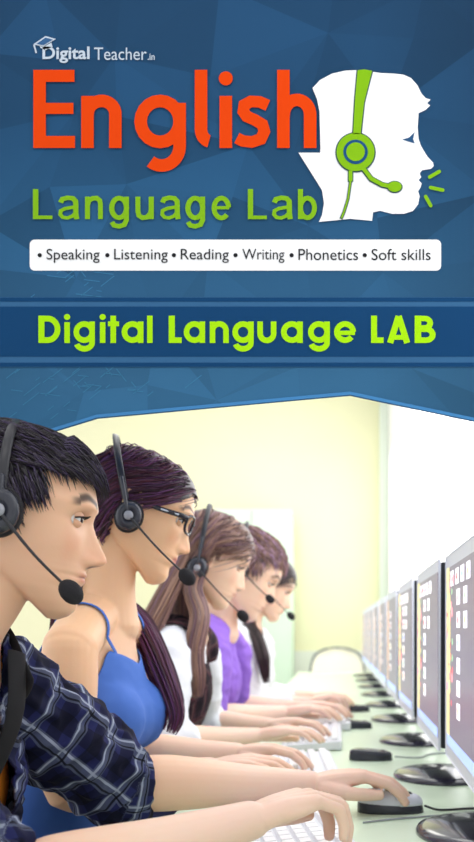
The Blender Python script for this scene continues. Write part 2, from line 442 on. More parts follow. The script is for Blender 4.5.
SK = np.array(srgb(238, 196, 164)[:3])
class Person:
    def __init__(s, name_label, head_c, pitch, yaw, hscale, neck, ls, rs, le, re, lw, rw, pelvis, female=False, skin=SK, vox=.0022, hand_opts=None, brow=(.05, .03, .02), jaw=1.0, nose=1.0, lip=None, roll=0, lean=None, bust=True, eyeopen=1, size=1.0, flat=1.0):
        s.__dict__.update({k: v for k, v in locals().items() if k != 's'})
        s.T = headT(head_c, pitch, yaw, hscale, roll); s.hv, s.hf = head_mesh(jaw, nose, flat)
        for k in ('neck', 'ls', 'rs', 'le', 're', 'lw', 'rw', 'pelvis'): setattr(s, k, Vector(getattr(s, k)))
        s.Lat = (s.ls - s.rs); s.Lat.z = 0; s.Lat.normalize()
        s.fw = Vector((s.Lat.y, -s.Lat.x, 0))
    def torso(s, g, i=0.0, bottom=0.0, bust=True, topcut=0):
        sh = (s.ls + s.rs) / 2; p, nk = s.pelvis, s.neck; k = s.size; fem = s.female
        chest = p.lerp(nk, .70) + s.fw * .012; waist = p.lerp(nk, .36) - s.fw * .004; ribs = p.lerp(nk, .54) + s.fw * .008
        ac = .150 if not fem else .132
        g.loft([p - Vector((0, 0, .0)), p.lerp(nk, .1), waist, ribs, chest, p.lerp(nk, .86) , nk - Vector((0, 0, .015))],
               [(x * k + i) for x in (.165, .165, .128 if fem else .145, .138 if fem else .15, ac, .115, .058)],
               [(x * k + i) for x in (.11, .115, .085 if fem else .10, .09 if fem else .105, .098 if fem else .108, .075, .05)], s.Lat, k=5, n=40)
        # the shoulder yoke
        g.loft([s.rs + Vector((0, 0, .005)), s.rs.lerp(nk, .5) + Vector((0, 0, .004)) - s.fw * .01, nk - Vector((0, 0, .012)) - s.fw * .012, s.ls.lerp(nk, .5) + Vector((0, 0, .004)) - s.fw * .01, s.ls + Vector((0, 0, .005))],
               [x * k + i for x in (.045, .045, .05, .045, .045)], [x * k + i for x in (.042, .04, .045, .04, .042)], s.fw, k=4, n=24)
        if fem and bust and s.bust:
            for sg in (-1, 1):
                g.ball(p.lerp(nk, .66) + s.fw * (.078) * k + s.Lat * sg * .062 * k, ((.062 + i), .060 * k + i, .062 * k + i), Matrix.Rotation(math.atan2(s.fw.y, s.fw.x), 3, 'Z'), 14)
    def arm(s, g, side, i=0.0, upto=1.0, r=None, taper=None):
        S_, E_, W_ = (s.ls, s.le, s.lw) if side > 0 else (s.rs, s.re, s.rw)
        k = s.size * (.88 if s.female else 1.0)
        if r is None: r = [.050, .051, .044, .040, .043, .036, .027]
        pts = [S_, S_.lerp(E_, .3), S_.lerp(E_, .7), E_, E_.lerp(W_, .25), E_.lerp(W_, .65), W_]
        tpar = [0, .15, .35, .5, .625, .825, 1]
        n = max(2, sum(1 for t in tpar if t <= upto + 1e-6))
        pp, rr = pts[:n], [x * k + i for x in r[:n]]
        if tpar[n - 1] < upto - 1e-3:
            t = (upto - tpar[n - 1]) / (tpar[n] - tpar[n - 1]); pp.append(pts[n - 1].lerp(pts[n], t)); rr.append((r[n - 1] + (r[n] - r[n - 1]) * t) * k + i)
        L = Vector((0, 0, 1)) if abs((W_ - E_).normalized().z) < .9 else Vector((0, 1, 0))
        b = [x * (1 if j < 5 else .86) for j, x in enumerate(rr)]
        g.loft(pp, rr, b, (W_ - E_).cross(Vector((0, 0, 1))), k=4, n=24, cap=.5 if upto < 1 else .9)
    def legs(s, g, i=0.0, shin=True):
        for sg in (-1, 1):
            h = s.pelvis + s.Lat * sg * .09 - Vector((0, 0, .01)); kn = Vector((h.x + .40, h.y + sg * .02, .50)); an = Vector((kn.x + .02, kn.y, .09))
            if s.pelvis.x + .40 > .3: kn.x = .3
            g.loft([h, h.lerp(kn, .5), kn, kn.lerp(an, .35), an], [.085 + i, .074 + i, .058 + i, .055 + i, .04 + i], None, (0, 1, 0), k=4, n=20)
    def build(s, label, cat='person', group=None):
        g = G(); T = s.T
        g.add([T @ Vector(v) for v in s.hv], s.hf)
        for sg in (-1, 1): ear(g, T, sg)
        nr = .046 if s.female else .056
        g.loft([T @ Vector((-.028, 0, -.01)), T @ Vector((-.026, 0, -.075)), s.neck.lerp(T @ Vector((-.026, 0, -.075)), .3), s.neck - Vector((0, 0, .03))], [nr * 1.02, nr * .98, nr, nr * 1.25], [nr * 1.12, nr * 1.08, nr * 1.0, nr * 1.2], s.Lat, k=5, n=28)
        s.torso(g); s.arm(g, 1); s.arm(g, -1)
        ho = s.hand_opts or {}
        for side in (1, -1):
            W_ = s.lw if side > 0 else s.rw; E_ = s.le if side > 0 else s.re
            o = dict(ho.get(side, {})); fwd = Vector(o.pop('fwd', (W_ - E_).normalized())); dn = Vector(o.pop('down', (0, 0, -1)))
            l = fwd.cross(dn)           # +x cross -z = +y : thumb of the right hand lies at +y, of the left hand at -y
            hand(g, W_, fwd, dn, -side, s=o.pop('s', .9 if s.female else 1.0), **o)
        V, Fq = remesh(g, s.vox)
        Ti = np.array(T.inverted()); Hl = V @ Ti[:3, :3].T + Ti[:3, 3]
        infc = (Hl[:, 0] > .03) & (Hl[:, 2] > -.125) & (Hl[:, 2] < .12) & (abs(Hl[:, 1]) < .085)
        whand = np.minimum(np.linalg.norm(V - np.array(s.lw), axis=1), np.linalg.norm(V - np.array(s.rw), axis=1)) < .2
        wg = np.where(infc, .22, 1.0); wg = np.where(whand, .4, wg)
        V = smooth(V, Fq, max(4, int(.018 / s.vox)), wg)
        me_x = lids(T, s.eyeopen)
        me = fast_mesh('person', V, Fq, me_x)
        A = np.empty(len(me.vertices) * 3); me.vertices.foreach_get('co', A); A = A.reshape(-1, 3)
        Hl = A @ Ti[:3, :3].T + Ti[:3, 3]; x, y, z = Hl.T; ay = abs(y)
        col = np.tile(s.skin, (len(A), 1)).astype(float)
        def mixc(m, c): 
            m = np.clip(m, 0, 1)[:, None]; return col * (1 - m) + np.array(c) * m
        front = np.clip((x - .06) / .01, 0, 1)
        lipc = s.lip or tuple(s.skin * np.array([.78, .46, .45]))
        lm = front * np.exp(-((z + .0615) / .0062) ** 4) * np.exp(-(ay / .023) ** 6); col = mixc(lm * .85, lipc)
        col = mixc(front * np.exp(-((z + .0607) / .0010) ** 2) * np.exp(-(ay / .023) ** 6) * .7, (.12, .03, .03))
        col = mixc(.28 * np.exp(-((ay - .045) / .02) ** 2 - ((z + .025) / .02) ** 2) * front, s.skin * np.array([1.0, .62, .58]))
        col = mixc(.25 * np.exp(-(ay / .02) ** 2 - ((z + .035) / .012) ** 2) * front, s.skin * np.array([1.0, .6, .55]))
        bz = .030 + .006 * np.exp(-((ay - .036) / .012) ** 2) - .003 * (ay > .048)
        bm_ = front * np.exp(-((z - bz) / (.0036 if s.female else .0050)) ** 4) * (1 / (1 + np.exp(-(ay - .010) / .0015))) * (1 / (1 + np.exp((ay - .054) / .002)))
        col = mixc(bm_ * .92, s.brow)
        col = mixc(.85 * np.exp(-((ay - .0075) / .0035) ** 2 - ((z + .0465) / .0025) ** 2) * (x > .09), (.08, .03, .02))
        hm = np.minimum(np.linalg.norm(A - np.array(s.lw), axis=1), np.linalg.norm(A - np.array(s.rw), axis=1))
        col = mixc(np.clip((.34 - hm) / .2, 0, 1) * .75, (.90, .66, .52)); col = mixc(np.clip((.17 - hm) / .12, 0, 1) * .3, (.90, .58, .52))  # light off the desk painted in: arms paler towards the hands, hands pinker
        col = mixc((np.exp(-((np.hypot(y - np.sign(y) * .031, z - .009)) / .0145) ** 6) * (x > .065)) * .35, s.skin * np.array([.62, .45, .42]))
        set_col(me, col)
        base = Vector((s.pelvis.x, s.pelvis.y, s.pelvis.z))
        me.transform(Matrix.Translation(-base))
        o = link('person', me, M_skin, None, base); tag(o, label, cat, group); s.o = o
        s.base = base; s.bodyV = V; s.bodyF = Fq
        # eyes
        for sg in (-1, 1):
            e = G(); c = T @ Vector((.0695, sg * .031, .0085)); e.ball(c, .0125 * s.hscale, None, 12)
            ob = s.part('eye', e, mat('eye_white', (.78, .76, .74, 1), .12))
            d = (T.to_3x3() @ Vector((1, sg * .05 - .12, -.10))).normalized(); ir = G()
            q = d.to_track_quat('Z', 'Y').to_matrix()
            ir.ball(c + d * .0096 * s.hscale, (.0062 * s.hscale, .0062 * s.hscale, .0035 * s.hscale), q, 10)
            io = s.part('iris', ir, mat('dark_brown_iris', (.03, .015, .01, 1), .1)); io.parent = ob; io.location = (0, 0, 0)
        for sg in (-1, 1):
            ls_ = G(); c = Vector((.0695, sg * .031, .0085)); pts = []
            for i in range(12):
                az = -1.15 + 2.3 * i / 11; e = (R(13 if s.eyeopen > .5 else 4)) * max(0, cos(az * 1.22))
                pts.append(T @ (c + Vector((cos(e) * cos(az + sg * .12), cos(e) * sin(az + sg * .12), sin(e))) * .0141))
            ls_.tube(pts, .0011, k=1, n=6)
            for i in range(1, 12):
                p = pts[i]; out = (T.to_3x3() @ Vector((1, sg * (.2 + .03 * i), .05))).normalized()
                ls_.tube([p, p + out * .005, p + out * .008 + Vector((0, 0, .002))], [.0005, .0004, .0002], k=1, n=4)
            s.part('eyelashes', ls_, mat('lash', (.012, .008, .008, 1), .6))
        return o
    def part(s, name, g, m, me=None):
        me = me or g.mesh(name); me.transform(Matrix.Translation(-s.base)); return link(name, me, m, s.o)
    def bvh(s):
        return BVHTree.FromPolygons([Vector(v) for v in s.bodyV], [list(map(int, f)) for f in s.bodyF])
    def cloth(s, name, g, m, vox=.0035, sm=5, mask=None, wrinkle=0, wscale=18, weave=False, thick=.002, stretch=None):
        V, Fq = remesh(g, vox); V = smooth(V, Fq, sm)
        if wrinkle:
            N = normals(V, Fq)
            q = np.array([noise.noise(Vector((v[0] * wscale, v[1] * wscale, v[2] * wscale * 1.7))) for v in V])
            q2 = np.array([noise.noise(Vector((v[0] * wscale * 2.3 + 7, v[1] * wscale * 2.3, v[2] * wscale * 3))) for v in V])
            rid = (1 - abs(q) * 2.2) * .6 + (1 - abs(q2) * 2) * .4
            V = V + N * (rid * wrinkle)[:, None]
            V = smooth(V, Fq, 1)
        if mask is not None: V, Fq = keep(V, Fq, mask(V))
        me = fast_mesh(name, V, Fq)
        if weave:
            segs = [(s.ls, s.le, .055), (s.le, s.lw, .05), (s.rs, s.re, .055), (s.re, s.rw, .05)]
            best = np.full(len(V), 9.); out = np.zeros((len(V), 3))
            A = V
            ax = (s.neck - s.pelvis).normalized()
            rel = A - np.array(s.pelvis); lat = rel @ np.array(s.Lat); fwd = rel @ np.array(s.fw); u = rel @ np.array(ax)
            out[:, 0] = u; out[:, 1] = lat; best = np.abs(np.hypot(lat / .14, fwd / .105)) * .08 - .0
            acc = 0
            for a, b, rr in segs:
                a_, b_ = np.array(a), np.array(b); d = b_ - a_; Ln = np.linalg.norm(d); d = d / Ln
                t = (A - a_) @ d; tc = np.clip(t, 0, Ln); c = a_ + tc[:, None] * d; dist = np.linalg.norm(A - c, axis=1)
                e1 = np.cross(d, np.array([0, 0, 1.])); e1 /= np.linalg.norm(e1) + 1e-9; e2 = np.cross(d, e1)
                cx, cy = (A - c) @ e1, (A - c) @ e2
                if e1[1] > 0: cx = -cx; 
                ang = np.arctan2(cy, -cx if False else cx)
                w_ = dist < best; out[w_, 0] = t[w_] + .3; out[w_, 1] = ang[w_] * rr; best = np.minimum(best, dist)
            set_vec(me, out)
        o = s.part(name, None, m, me)
        if thick: 
            so = o.modifiers.new('solid', 'SOLIDIFY'); so.thickness = thick; so.offset = -1
        return o

# ------------------------------------------------------------------ headset
M_black = mat('black_plastic', srgb(38, 38, 44), .35)
M_blacksh = mat('glossy_black_plastic', srgb(48, 50, 60), .22)
M_foam = mat('black_foam', srgb(34, 32, 36), .95, bump=.6, bscale=900)
def headset(T, label, mic, group=None, tilt=-18, scale=1.0, cup=(.0, -.004), side=-1, r=.030, sides=(-1,), crown=.131):
    t3 = T.to_3x3(); sc = T.to_scale()[0]
    c = T @ Vector((cup[0], side * .094, cup[1]))
    root = empty('headset', c); tag(root, label, 'headset', group)
    def part(name, g, m):
        me = g.mesh(name); me.transform(Matrix.Translation(-c)); return link(name, me, m, root)
    # band over the crown
    g = G(); pts = []
    for a in range(-4, 175, 8):
        q = R(a); y = side * .094 * cos(q); z = .03 + (crown - .03) * sin(q)
        if a < 0: z = .005
        dx = (z - cup[1]) * math.tan(R(tilt)); pts.append(T @ Vector((cup[0] + dx, y, z)))
    g.loft(pts, [.0058 * scale] * len(pts), [.0022 * scale] * len(pts), t3 @ Vector((1, 0, 0)), k=1, n=12)
    part('headband', g, M_black)
    yk = G(); yk.tube([T @ Vector((cup[0] + (.036 - cup[1]) * math.tan(R(tilt)), side * .0965, .036)), T @ Vector((cup[0] + (.012 - cup[1]) * math.tan(R(tilt)), side * .099, .012)), T @ Vector((cup[0], side * .103, cup[1]))], [.006, .007, .004], k=3, n=10, flat=.6); part('yoke', yk, M_blacksh)
    for sd in sides:
        cc = T @ Vector((cup[0], sd * .094, cup[1])); ax = (t3 @ Vector((0, sd, 0))).normalized(); u = (t3 @ Vector((1, 0, 0))).normalized(); v = (t3 @ Vector((0, 0, 1))).normalized()
        def disc(g, prof):
            V = []; Fc = []; n = 40
            for rr, h in prof:
                for j in range(n):
                    q = 2 * pi * j / n; V.append(cc + ax * h * sc + (u * cos(q) * .86 + v * sin(q)) * rr * r / .03 * sc)
            for i in range(len(prof) - 1):
                for j in range(n):
                    j2 = (j + 1) % n; Fc.append((i * n + j, i * n + j2, (i + 1) * n + j2, (i + 1) * n + j))
            Fc.append(tuple(range(n))[::-1]); Fc.append(tuple((len(prof) - 1) * n + j for j in range(n))); g.add(V, Fc)
        g = G(); disc(g, [(.026, -.014), (.0315, -.011), (.0325, -.006), (.031, -.001), (.027, .001)]); part('ear_cushion', g, M_foam)
        g = G(); disc(g, [(.028, -.001), (.0285, .003), (.027, .008), (.021, .011), (.014, .012), (.013, .0105), (.002, .0105)]); part('ear_cup', g, M_blacksh)
    st = T @ Vector((cup[0], side * .106, cup[1]))
    mic = Vector(mic); md = (mic - st)
    hub = G(); hub.ball(st, (.008 * scale, .005, .008 * scale), None, 8); part('hinge', hub, mat('grey_hinge', srgb(150, 152, 160), .3))
    b = G(); mid = st.lerp(mic, .5) + Vector((0, -.006, -.003)); b.tube([st, mid, mic - md.normalized() * .008], [.0022, .0018, .0017], k=6, n=10); part('boom', b, M_black)
    m = G(); d = md.normalized(); q = d.to_track_quat('X', 'Z').to_matrix(); m.ball(mic, (.0165 * scale, .012 * scale, .0125 * scale), q, 12); part('microphone_foam', m, M_foam)
    return root

# ================================================================== THE ROOM
WX = .47; YB = 8.6; YF = -.6
M_wall = mat('pale_yellow_paint', srgb(246, 243, 206), .9, var=.05, bscale=2)
M_white = mat('white_paint', srgb(246, 247, 250), .8)
def struct(name, dims, m, bevel=0): return tag(box_obj(name, dims, m, None, bevel), kind='structure')
struct('floor', (-3.2, WX, YF, YB, -.1, 0), mat('beige_linoleum', srgb(205, 200, 185), .5, var=.12, bscale=4))
struct('ceiling', (-3.2, WX, YF, YB + .1, 3.35, 3.45), M_white)
struct('wall_back', (-3.2, WX + .1, YB, YB + .1, 0, 3.35), M_wall)
# right wall, open where the long window runs
bm = bmesh.new()
box(bm, WX, WX + .12, YF, YB, 0, 1.0); box(bm, WX, WX + .12, YF, YB, 2.6, 3.35); box(bm, WX, WX + .12, YF, 1.6, 1.0, 2.6); box(bm, WX, WX + .12, 8.3, YB, 1.0, 2.6)
tag(bm_obj('wall_right', bm, M_white), kind='structure')
win = tag(empty('window_1', (WX, 4.9, 1.0)), kind='structure')
bm = bmesh.new()
for y in (1.6, 3.9, 6.1, 8.24): box(bm, .0, .06, y - 4.9, y - 4.84, 0, 1.6)
box(bm, 0, .06, -3.3, 3.4, 0, .05); box(bm, 0, .06, -3.3, 3.4, 1.55, 1.6)
bm_obj('window_frame', bm, M_white, win)
box_obj('window_pane', (.045, .05, -3.28, 3.38, .05, 1.55), mat('bright_daylight_glass', (1, 1, 1, 1), .3, emit=1.6), win)
tag(box_obj('trim_1', (-3.2, WX - .02, YB - .035, YB, .0, .86), mat('white_dado_panel', srgb(236, 238, 228), .6)), kind='structure')
tag(box_obj('trim_2', (WX - .075, WX, YB - .075, YB - .001, .0, 3.35), mat('pale_green_pipe_paint', srgb(236, 244, 232), .6), None, .01), kind='structure')

# pale green cupboard against the back wall
cx0, cx1 = -1.02, -.36
cup_ = empty('cupboard', ((cx0 + cx1) / 2, 8.2, 0)); tag(cup_, 'tall pale green cupboard against the yellow back wall', 'cupboard')
M_grn = mat('pale_green_laminate', srgb(214, 236, 214), .5)
h = .33
box_obj('body', (-h, h, -.25, .33, 0, 2.05), M_grn, cup_, .004)
for sx in (-1, 1):
    d = box_obj('door', (min(sx * .004, sx * (h - .006)), max(sx * .004, sx * (h - .006)), -.27, -.252, .06, 2.03), M_grn, cup_, .003)
    hd = G(); hd.tube([(sx * .035, -.275, 1.0), (sx * .035, -.295, 1.01), (sx * .035, -.295, 1.11), (sx * .035, -.275, 1.12)], .005, k=2, n=8); hd.obj('handle', mat('steel', srgb(190, 190, 195), .3, 1), d)

# ================================================================== DESK
DX0, DX1, DY0, DY1 = -.27, WX - .005, .75, 7.0; DZ = .74
M_desk = mat('pale_green_desk_laminate', srgb(228, 247, 220), .32, var=.03, bscale=5)
desk = empty('long_desk', ((DX0 + DX1) / 2, 3.8, 0)); tag(desk, 'long pale green desk carrying the row of monitors', 'desk')
def dk(name, d, m=M_desk, bevel=.004):
    ox, oy = (DX0 + DX1) / 2, 3.8
    return box_obj(name, (d[0] - ox, d[1] - ox, d[2] - oy, d[3] - oy, d[4], d[5]), m, desk, bevel)
dk('desktop', (DX0, DX1, DY0, DY1, DZ - .028, DZ))
for y in (.8, 2.0, 3.25, 4.5, 5.75, 6.95): dk('support_panel', (DX0 + .06, DX1 - .03, y - .012, y + .012, 0, DZ - .028), M_desk, 0)
dk('modesty_panel', (DX1 - .03, DX1 - .012, .8, 6.95, .3, DZ - .028), M_desk, 0)

# ================================================================== MONITORS
M_silver = mat('silver_bezel', srgb(234, 237, 250), .38)
M_back = mat('dark_monitor_back', srgb(30, 34, 42), .4)
M_base = mat('dark_glossy_base', srgb(52, 50, 66), .18, coat=.4)
def lit(name, c, e=.9): return mat(name, c, .3, emit=e)
M_scr = lit('purple_grey_desktop', srgb(112, 98, 122), .62)
ICON = [lit('icon_%s' % n, srgb(*c), .95) for n, c in (('white', (245, 244, 250)), ('pink', (225, 150, 160)), ('yellow', (235, 222, 140)), ('green', (150, 190, 150)), ('red', (205, 90, 100)), ('blue', (120, 150, 215)), ('bar', (150, 175, 225)), ('orange', (230, 180, 130)))]
MH, MW, ZB = .350, .52, .826
def monitor(yc, rz, label, detail):
    x = .189
    root = empty('monitor', (x + .06, yc, DZ), rz); tag(root, label, 'monitor', 'monitors along the long desk')
    # local: screen faces -x
    x0 = -.06; zb = ZB - DZ; W2 = MW / 2
    bm = bmesh.new(); bw = .022
    vs = box(bm, x0, x0 + .007, -W2, W2, zb, zb + MH)
    f = [f for f in bm.faces if all(abs(v.co.x - x0) < 1e-6 for v in f.verts)][0]
    r = bmesh.ops.inset_region(bm, faces=[f], thickness=bw, depth=0); bmesh.ops.translate(bm, verts=f.verts, vec=(.004, 0, 0))
    bm_obj('bezel', bm, M_silver, root, bevel=.002)
    bm = bmesh.new(); box(bm, x0 + .007, x0 + .046, -W2 + .004, W2 - .004, zb + .004, zb + MH - .004)
    fb = [f for f in bm.faces if all(v.co.x > x0 + .04 for v in f.verts)][0]
    bmesh.ops.inset_region(bm, faces=[fb], thickness=.06, depth=0); bmesh.ops.translate(bm, verts=fb.verts, vec=(.025, 0, 0))
    bm_obj('rear_shell', bm, M_back, root, bevel=.004)
    sx = x0 + .0032
    scr = box_obj('screen', (sx, sx + .001, -W2 + bw, W2 - bw, zb + bw, zb + MH - bw), M_scr, root)
    # what the screen shows: columns of icons, a coloured figure, the task bar
    sw, sh = MW - 2 * bw, MH - 2 * bw; y_l = W2 - bw; z0 = zb + bw
    def rect(b, ya, yb, za, zc): # ya,yb measured from the far (user's left) edge
        q = [b.verts.new((sx - .0004, y_l - t * sw, z0 + u * sh)) for t, u in ((ya, za), (yb, za), (yb, zc), (ya, zc))]; b.faces.new(q)
    bars = bmesh.new(); rect(bars, 0, 1, 0, .06); bm_obj('task_bar', bars, ICON[6], scr)
    b = bmesh.new(); rect(b, .0, .09, .06, 1.0); rect(b, .09, .12, .3, .85); bm_obj('wallpaper_stripe', b, ICON[2] if detail else ICON[7], scr)
    if detail:
        rr = random.Random(5)
        def blob(which, t, u, rt, ru, n=10):
            b = bmesh.new(); vs = [b.verts.new((sx - .0008, y_l - (t + rt * cos(2 * pi * k / n) * rr.uniform(.7, 1.1)) * sw, z0 + (u + ru * sin(2 * pi * k / n) * rr.uniform(.7, 1.1)) * sh)) for k in range(n)]; b.faces.new(vs); bm_obj('flower', b, ICON[(1, 4, 3)[which]], scr)
        for k in range(10): blob(0, rr.uniform(.03, .24), rr.uniform(.3, .95), .030, .030)
        for k in range(10): blob(1, rr.uniform(.03, .22), rr.uniform(.15, .9), .022, .024)
        for k in range(9): blob(2, rr.uniform(.02, .22), rr.uniform(.12, .9), .022, .022)
    k = 0
    spots = [(.34, .82 - .118 * r_) for r_ in range(6)] + ([(.14, .93), (.30, .93), (.46, .93), (.62, .93), (.54, .82), (.54, .70)] if detail else [])
    for t, u in spots:
        b = bmesh.new(); rect(b, t, t + .10, u - .040, u + .042); q = bm_obj('desktop_icon', b, ICON[0], scr)
        b = bmesh.new(); n = 12; rt, ru = .024, .020
        vs = [b.verts.new((sx - .0009, y_l - (t + .05 + rt * cos(2 * pi * j / n)) * sw, z0 + (u + ru * sin(2 * pi * j / n)) * sh)) for j in range(n)]; b.faces.new(vs)
        bm_obj('icon_picture', b, ICON[[1, 4, 5, 2, 3, 7][k % 6]], q); k += 1
    # stand
    g = G(); g.loft([(.03, 0, .01), (.04, 0, .06), (.03, 0, .14), (.0, 0, .18)], [.035, .03, .03, .03], [.012, .012, .014, .012], (0, 1, 0), k=4, n=20); g.obj('neck', M_back, root)
    V = []; Fc = []; n = 48; prof = [(1.0, 0), (1.0, .004), (.97, .009), (.86, .013), (.6, .017), (.35, .020), (.05, .021)]
    for rr_, hh in prof:
        for j in range(n): q = 2 * pi * j / n; V.append((-.022 + .105 * rr_ * cos(q), .125 * rr_ * sin(q), hh))
    for i in range(len(prof) - 1):
        for j in range(n): j2 = (j + 1) % n; Fc.append((i * n + j, i * n + j2, (i + 1) * n + j2, (i + 1) * n + j))
    Fc.append(tuple(range(n))[::-1]); Fc.append(tuple((len(prof) - 1) * n + j for j in range(n)))
    g = G(); g.add(V, Fc); g.obj('base', M_base, root)
    return root
names = ['nearest and largest silver monitor, cut off by the right edge of the photo',
         'second silver monitor from the viewer, narrow strip of screen showing beside the nearest',
         'third silver monitor from the viewer along the desk', 'fourth silver monitor from the viewer along the desk',
         'fifth silver monitor from the viewer along the desk', 'sixth silver monitor from the viewer, blurred',
         'seventh silver monitor from the viewer, blurred', 'eighth silver monitor, last but one along the desk', 'ninth and farthest silver monitor at the end of the desk']
for i in range(9):
    monitor(2.01 + .63 * (i - 1) + (.07 if i == 0 else 0), R([-1.2, -.6, 0, 0, 0, 0, 0, 0, 0][i]), names[i], i < 3)

# ================================================================== KEYBOARDS, MICE, CABLES
M_kb = mat('white_keyboard_plastic', srgb(232, 234, 240), .45)
M_key = mat('white_key_plastic', srgb(248, 248, 252), .4)
keymesh = {}
def keyboard(x, y, rz, label, fine=True, L=.45, D=.155):
    root = empty('keyboard', (x, y, DZ), rz); tag(root, label, 'keyboard', 'white keyboards on the desk')
    bm = bmesh.new(); vs = box(bm, -D / 2, D / 2, -L / 2, L / 2, .002, .014)
    for v in vs:
        if v.co.z > .01 and v.co.x > 0: v.co.z = .026
    bm_obj('case', bm, M_kb, root, bevel=.003)
    rows = 6; cols = 15; fx = D - .022; fy = L - .02
    def kz(xx): return .014 + .012 * (xx + D / 2) / D
    if fine:
        def get(w_):
            if w_ not in keymesh:
                b = bmesh.new(); k = fx / rows * .44; s = w_ / 2
                lo = [b.verts.new(p) for p in ((-k, -s, 0), (k, -s, 0), (k, s, 0), (-k, s, 0))]; hi = [b.verts.new((p[0] * .76, p[1] * (1 - .1 / (w_ * 50)), .0075)) for p in ((-k, -s), (k, -s), (k, s), (-k, s))]
                b.faces.new(hi)
                for i in range(4): b.faces.new((lo[i], lo[(i + 1) % 4], hi[(i + 1) % 4], hi[i]))
                me = bpy.data.meshes.new('key'); b.to_mesh(me); b.free(); me.materials.append(M_key); keymesh[w_] = me
            return keymesh[w_]
        for r in range(rows):
            xx = -fx / 2 + fx / rows * (r + .5) + (.004 if r == rows - 1 else 0)
            ks = [1] * cols if r else [1.5, 1, 1, 5, 1, 1.5, 1, 1, 1, 1]
            tot = sum(ks); yy = fy / 2
            for w_ in ks:
                wd = fy * w_ / tot; yy -= wd
                o = bpy.data.objects.new('key', get(round(wd * .88, 4))); C.objects.link(o); o.parent = root
                o.location = (xx, yy + wd / 2, kz(xx)); o.rotation_euler = (0, -math.atan(.012 / D), 0)
    else:
        bm = bmesh.new()
        for r in range(rows):
            xx = -fx / 2 + fx / rows * (r + .5)
            for c in range(cols):
                yy = -fy / 2 + fy / cols * (c + .5); a, b_ = fx / rows * .42, fy / cols * .43
                box(bm, xx - a, xx + a, yy - b_, yy + b_, kz(xx), kz(xx) + .007)
        o = bm_obj('key_field', bm, M_key, root); o['kind'] = 'stuff'
    return root
keyboard(-.065, 1.36, R(10), 'nearest white keyboard, under the plaid-shirted man\'s typing hand')
keyboard(-.075, 2.02, R(4), 'white keyboard under the hand of the woman in the blue top')
keyboard(-.06, 2.66, R(0), 'white keyboard before the girl in the dark plaid vest')
keyboard(-.03, 3.14, R(0), 'white keyboard before the boy in the purple shirt', False)
keyboard(-.02, 3.85, R(0), 'white keyboard before the farthest girl in the white sweater', False)

def mouse(x, y, rz, label, top):
    root = empty('computer_mouse', (x, y, DZ), rz); tag(root, label, 'mouse', 'computer mice on the desk')
    def shape(z0, z1, infl):
        V = []; Fc = []; n = 28; m = 9
        for i in range(m + 1):
            f = i / m; zz = z0 + (z1 - z0) * sin(f * pi / 2); k = math.sqrt(max(0, 1 - (f ** 2.6))) if i < m else .02
            for j in range(n):
                q = 2 * pi * j / n; xx = (.056 + infl) * math.copysign(abs(cos(q)) ** .8, cos(q)) * k; yy = (.031 + infl) * math.copysign(abs(sin(q)) ** .85, sin(q)) * k
                yy *= 1 - .1 * cos(q)
                V.append((xx - .004 * f, yy, z0 + (zz - z0) * (1 - .30 * (xx / .056 + .3) * f)))
        for i in range(m):
            for j in range(n): j2 = (j + 1) % n; Fc.append((i * n + j, i * n + j2, (i + 1) * n + j2, (i + 1) * n + j))
        Fc.append(tuple(range(n))[::-1]); Fc.append(tuple(m * n + j for j in range(n))); g = G(); g.add(V, Fc); return g
    shape(.0, .030, 0).obj('base', M_blacksh, root)
    shape(.013, .037, -.001).obj('top_shell', top, root)
    w_ = G(); w_.loft([(.03, -.004, .026), (.03, .004, .026)], [.008, .008], None, (1, 0, 0), k=2, n=16, cap=.2); w_.obj('scroll_wheel', M_black, root)
    if top is M_blacksh: root.scale = (.92, .92, .72)
    return root
M_mtop = mat('light_grey_mouse_shell', srgb(220, 222, 232), .3)
mouse(.094, 1.625, R(-3), 'light grey mouse under the plaid-shirted man\'s hand', M_mtop)
mouse(.085, 2.27, R(-5), 'black mouse right of the woman\'s white keyboard', M_blacksh)
mouse(.065, 3.0, R(0), 'dark mouse beside the third white keyboard', M_blacksh)
mouse(.08, 3.62, R(0), 'dark mouse beside the fourth keyboard, blurred', M_blacksh)
def cable(pts, r, m, label):
    g = G(); z = DZ + r + .0006; q = [Vector((p[0], p[1], z if len(p) < 3 else p[2])) for p in pts]; c = q[0].copy()
    g.tube([p - c for p in q], r, k=8, n=8); o = g.obj('cable', m); o.location = c; tag(o, label, 'cable', 'thin cables lying on the desk'); return o
cable([(.152, 1.622, DZ + .010), (.17, 1.622, DZ + .004), (.19, 1.625), (.25, 1.64), (.36, 1.62)], .002, M_black, 'black cable running from the grey mouse towards the monitors')
cable([(.045, 1.52), (.09, 1.545), (.15, 1.57), (.21, 1.59), (.25, 1.60), (.34, 1.60)], .0016, mat('grey_cable', srgb(150, 155, 160), .4), 'thin grey cable crossing the desk in front of the nearest monitor')
cable([(.142, 2.265, DZ + .008), (.2, 2.29), (.24, 2.36), (.33, 2.4)], .002, MATS['grey_cable'], 'grey cable behind the second monitor\'s base from the black mouse')

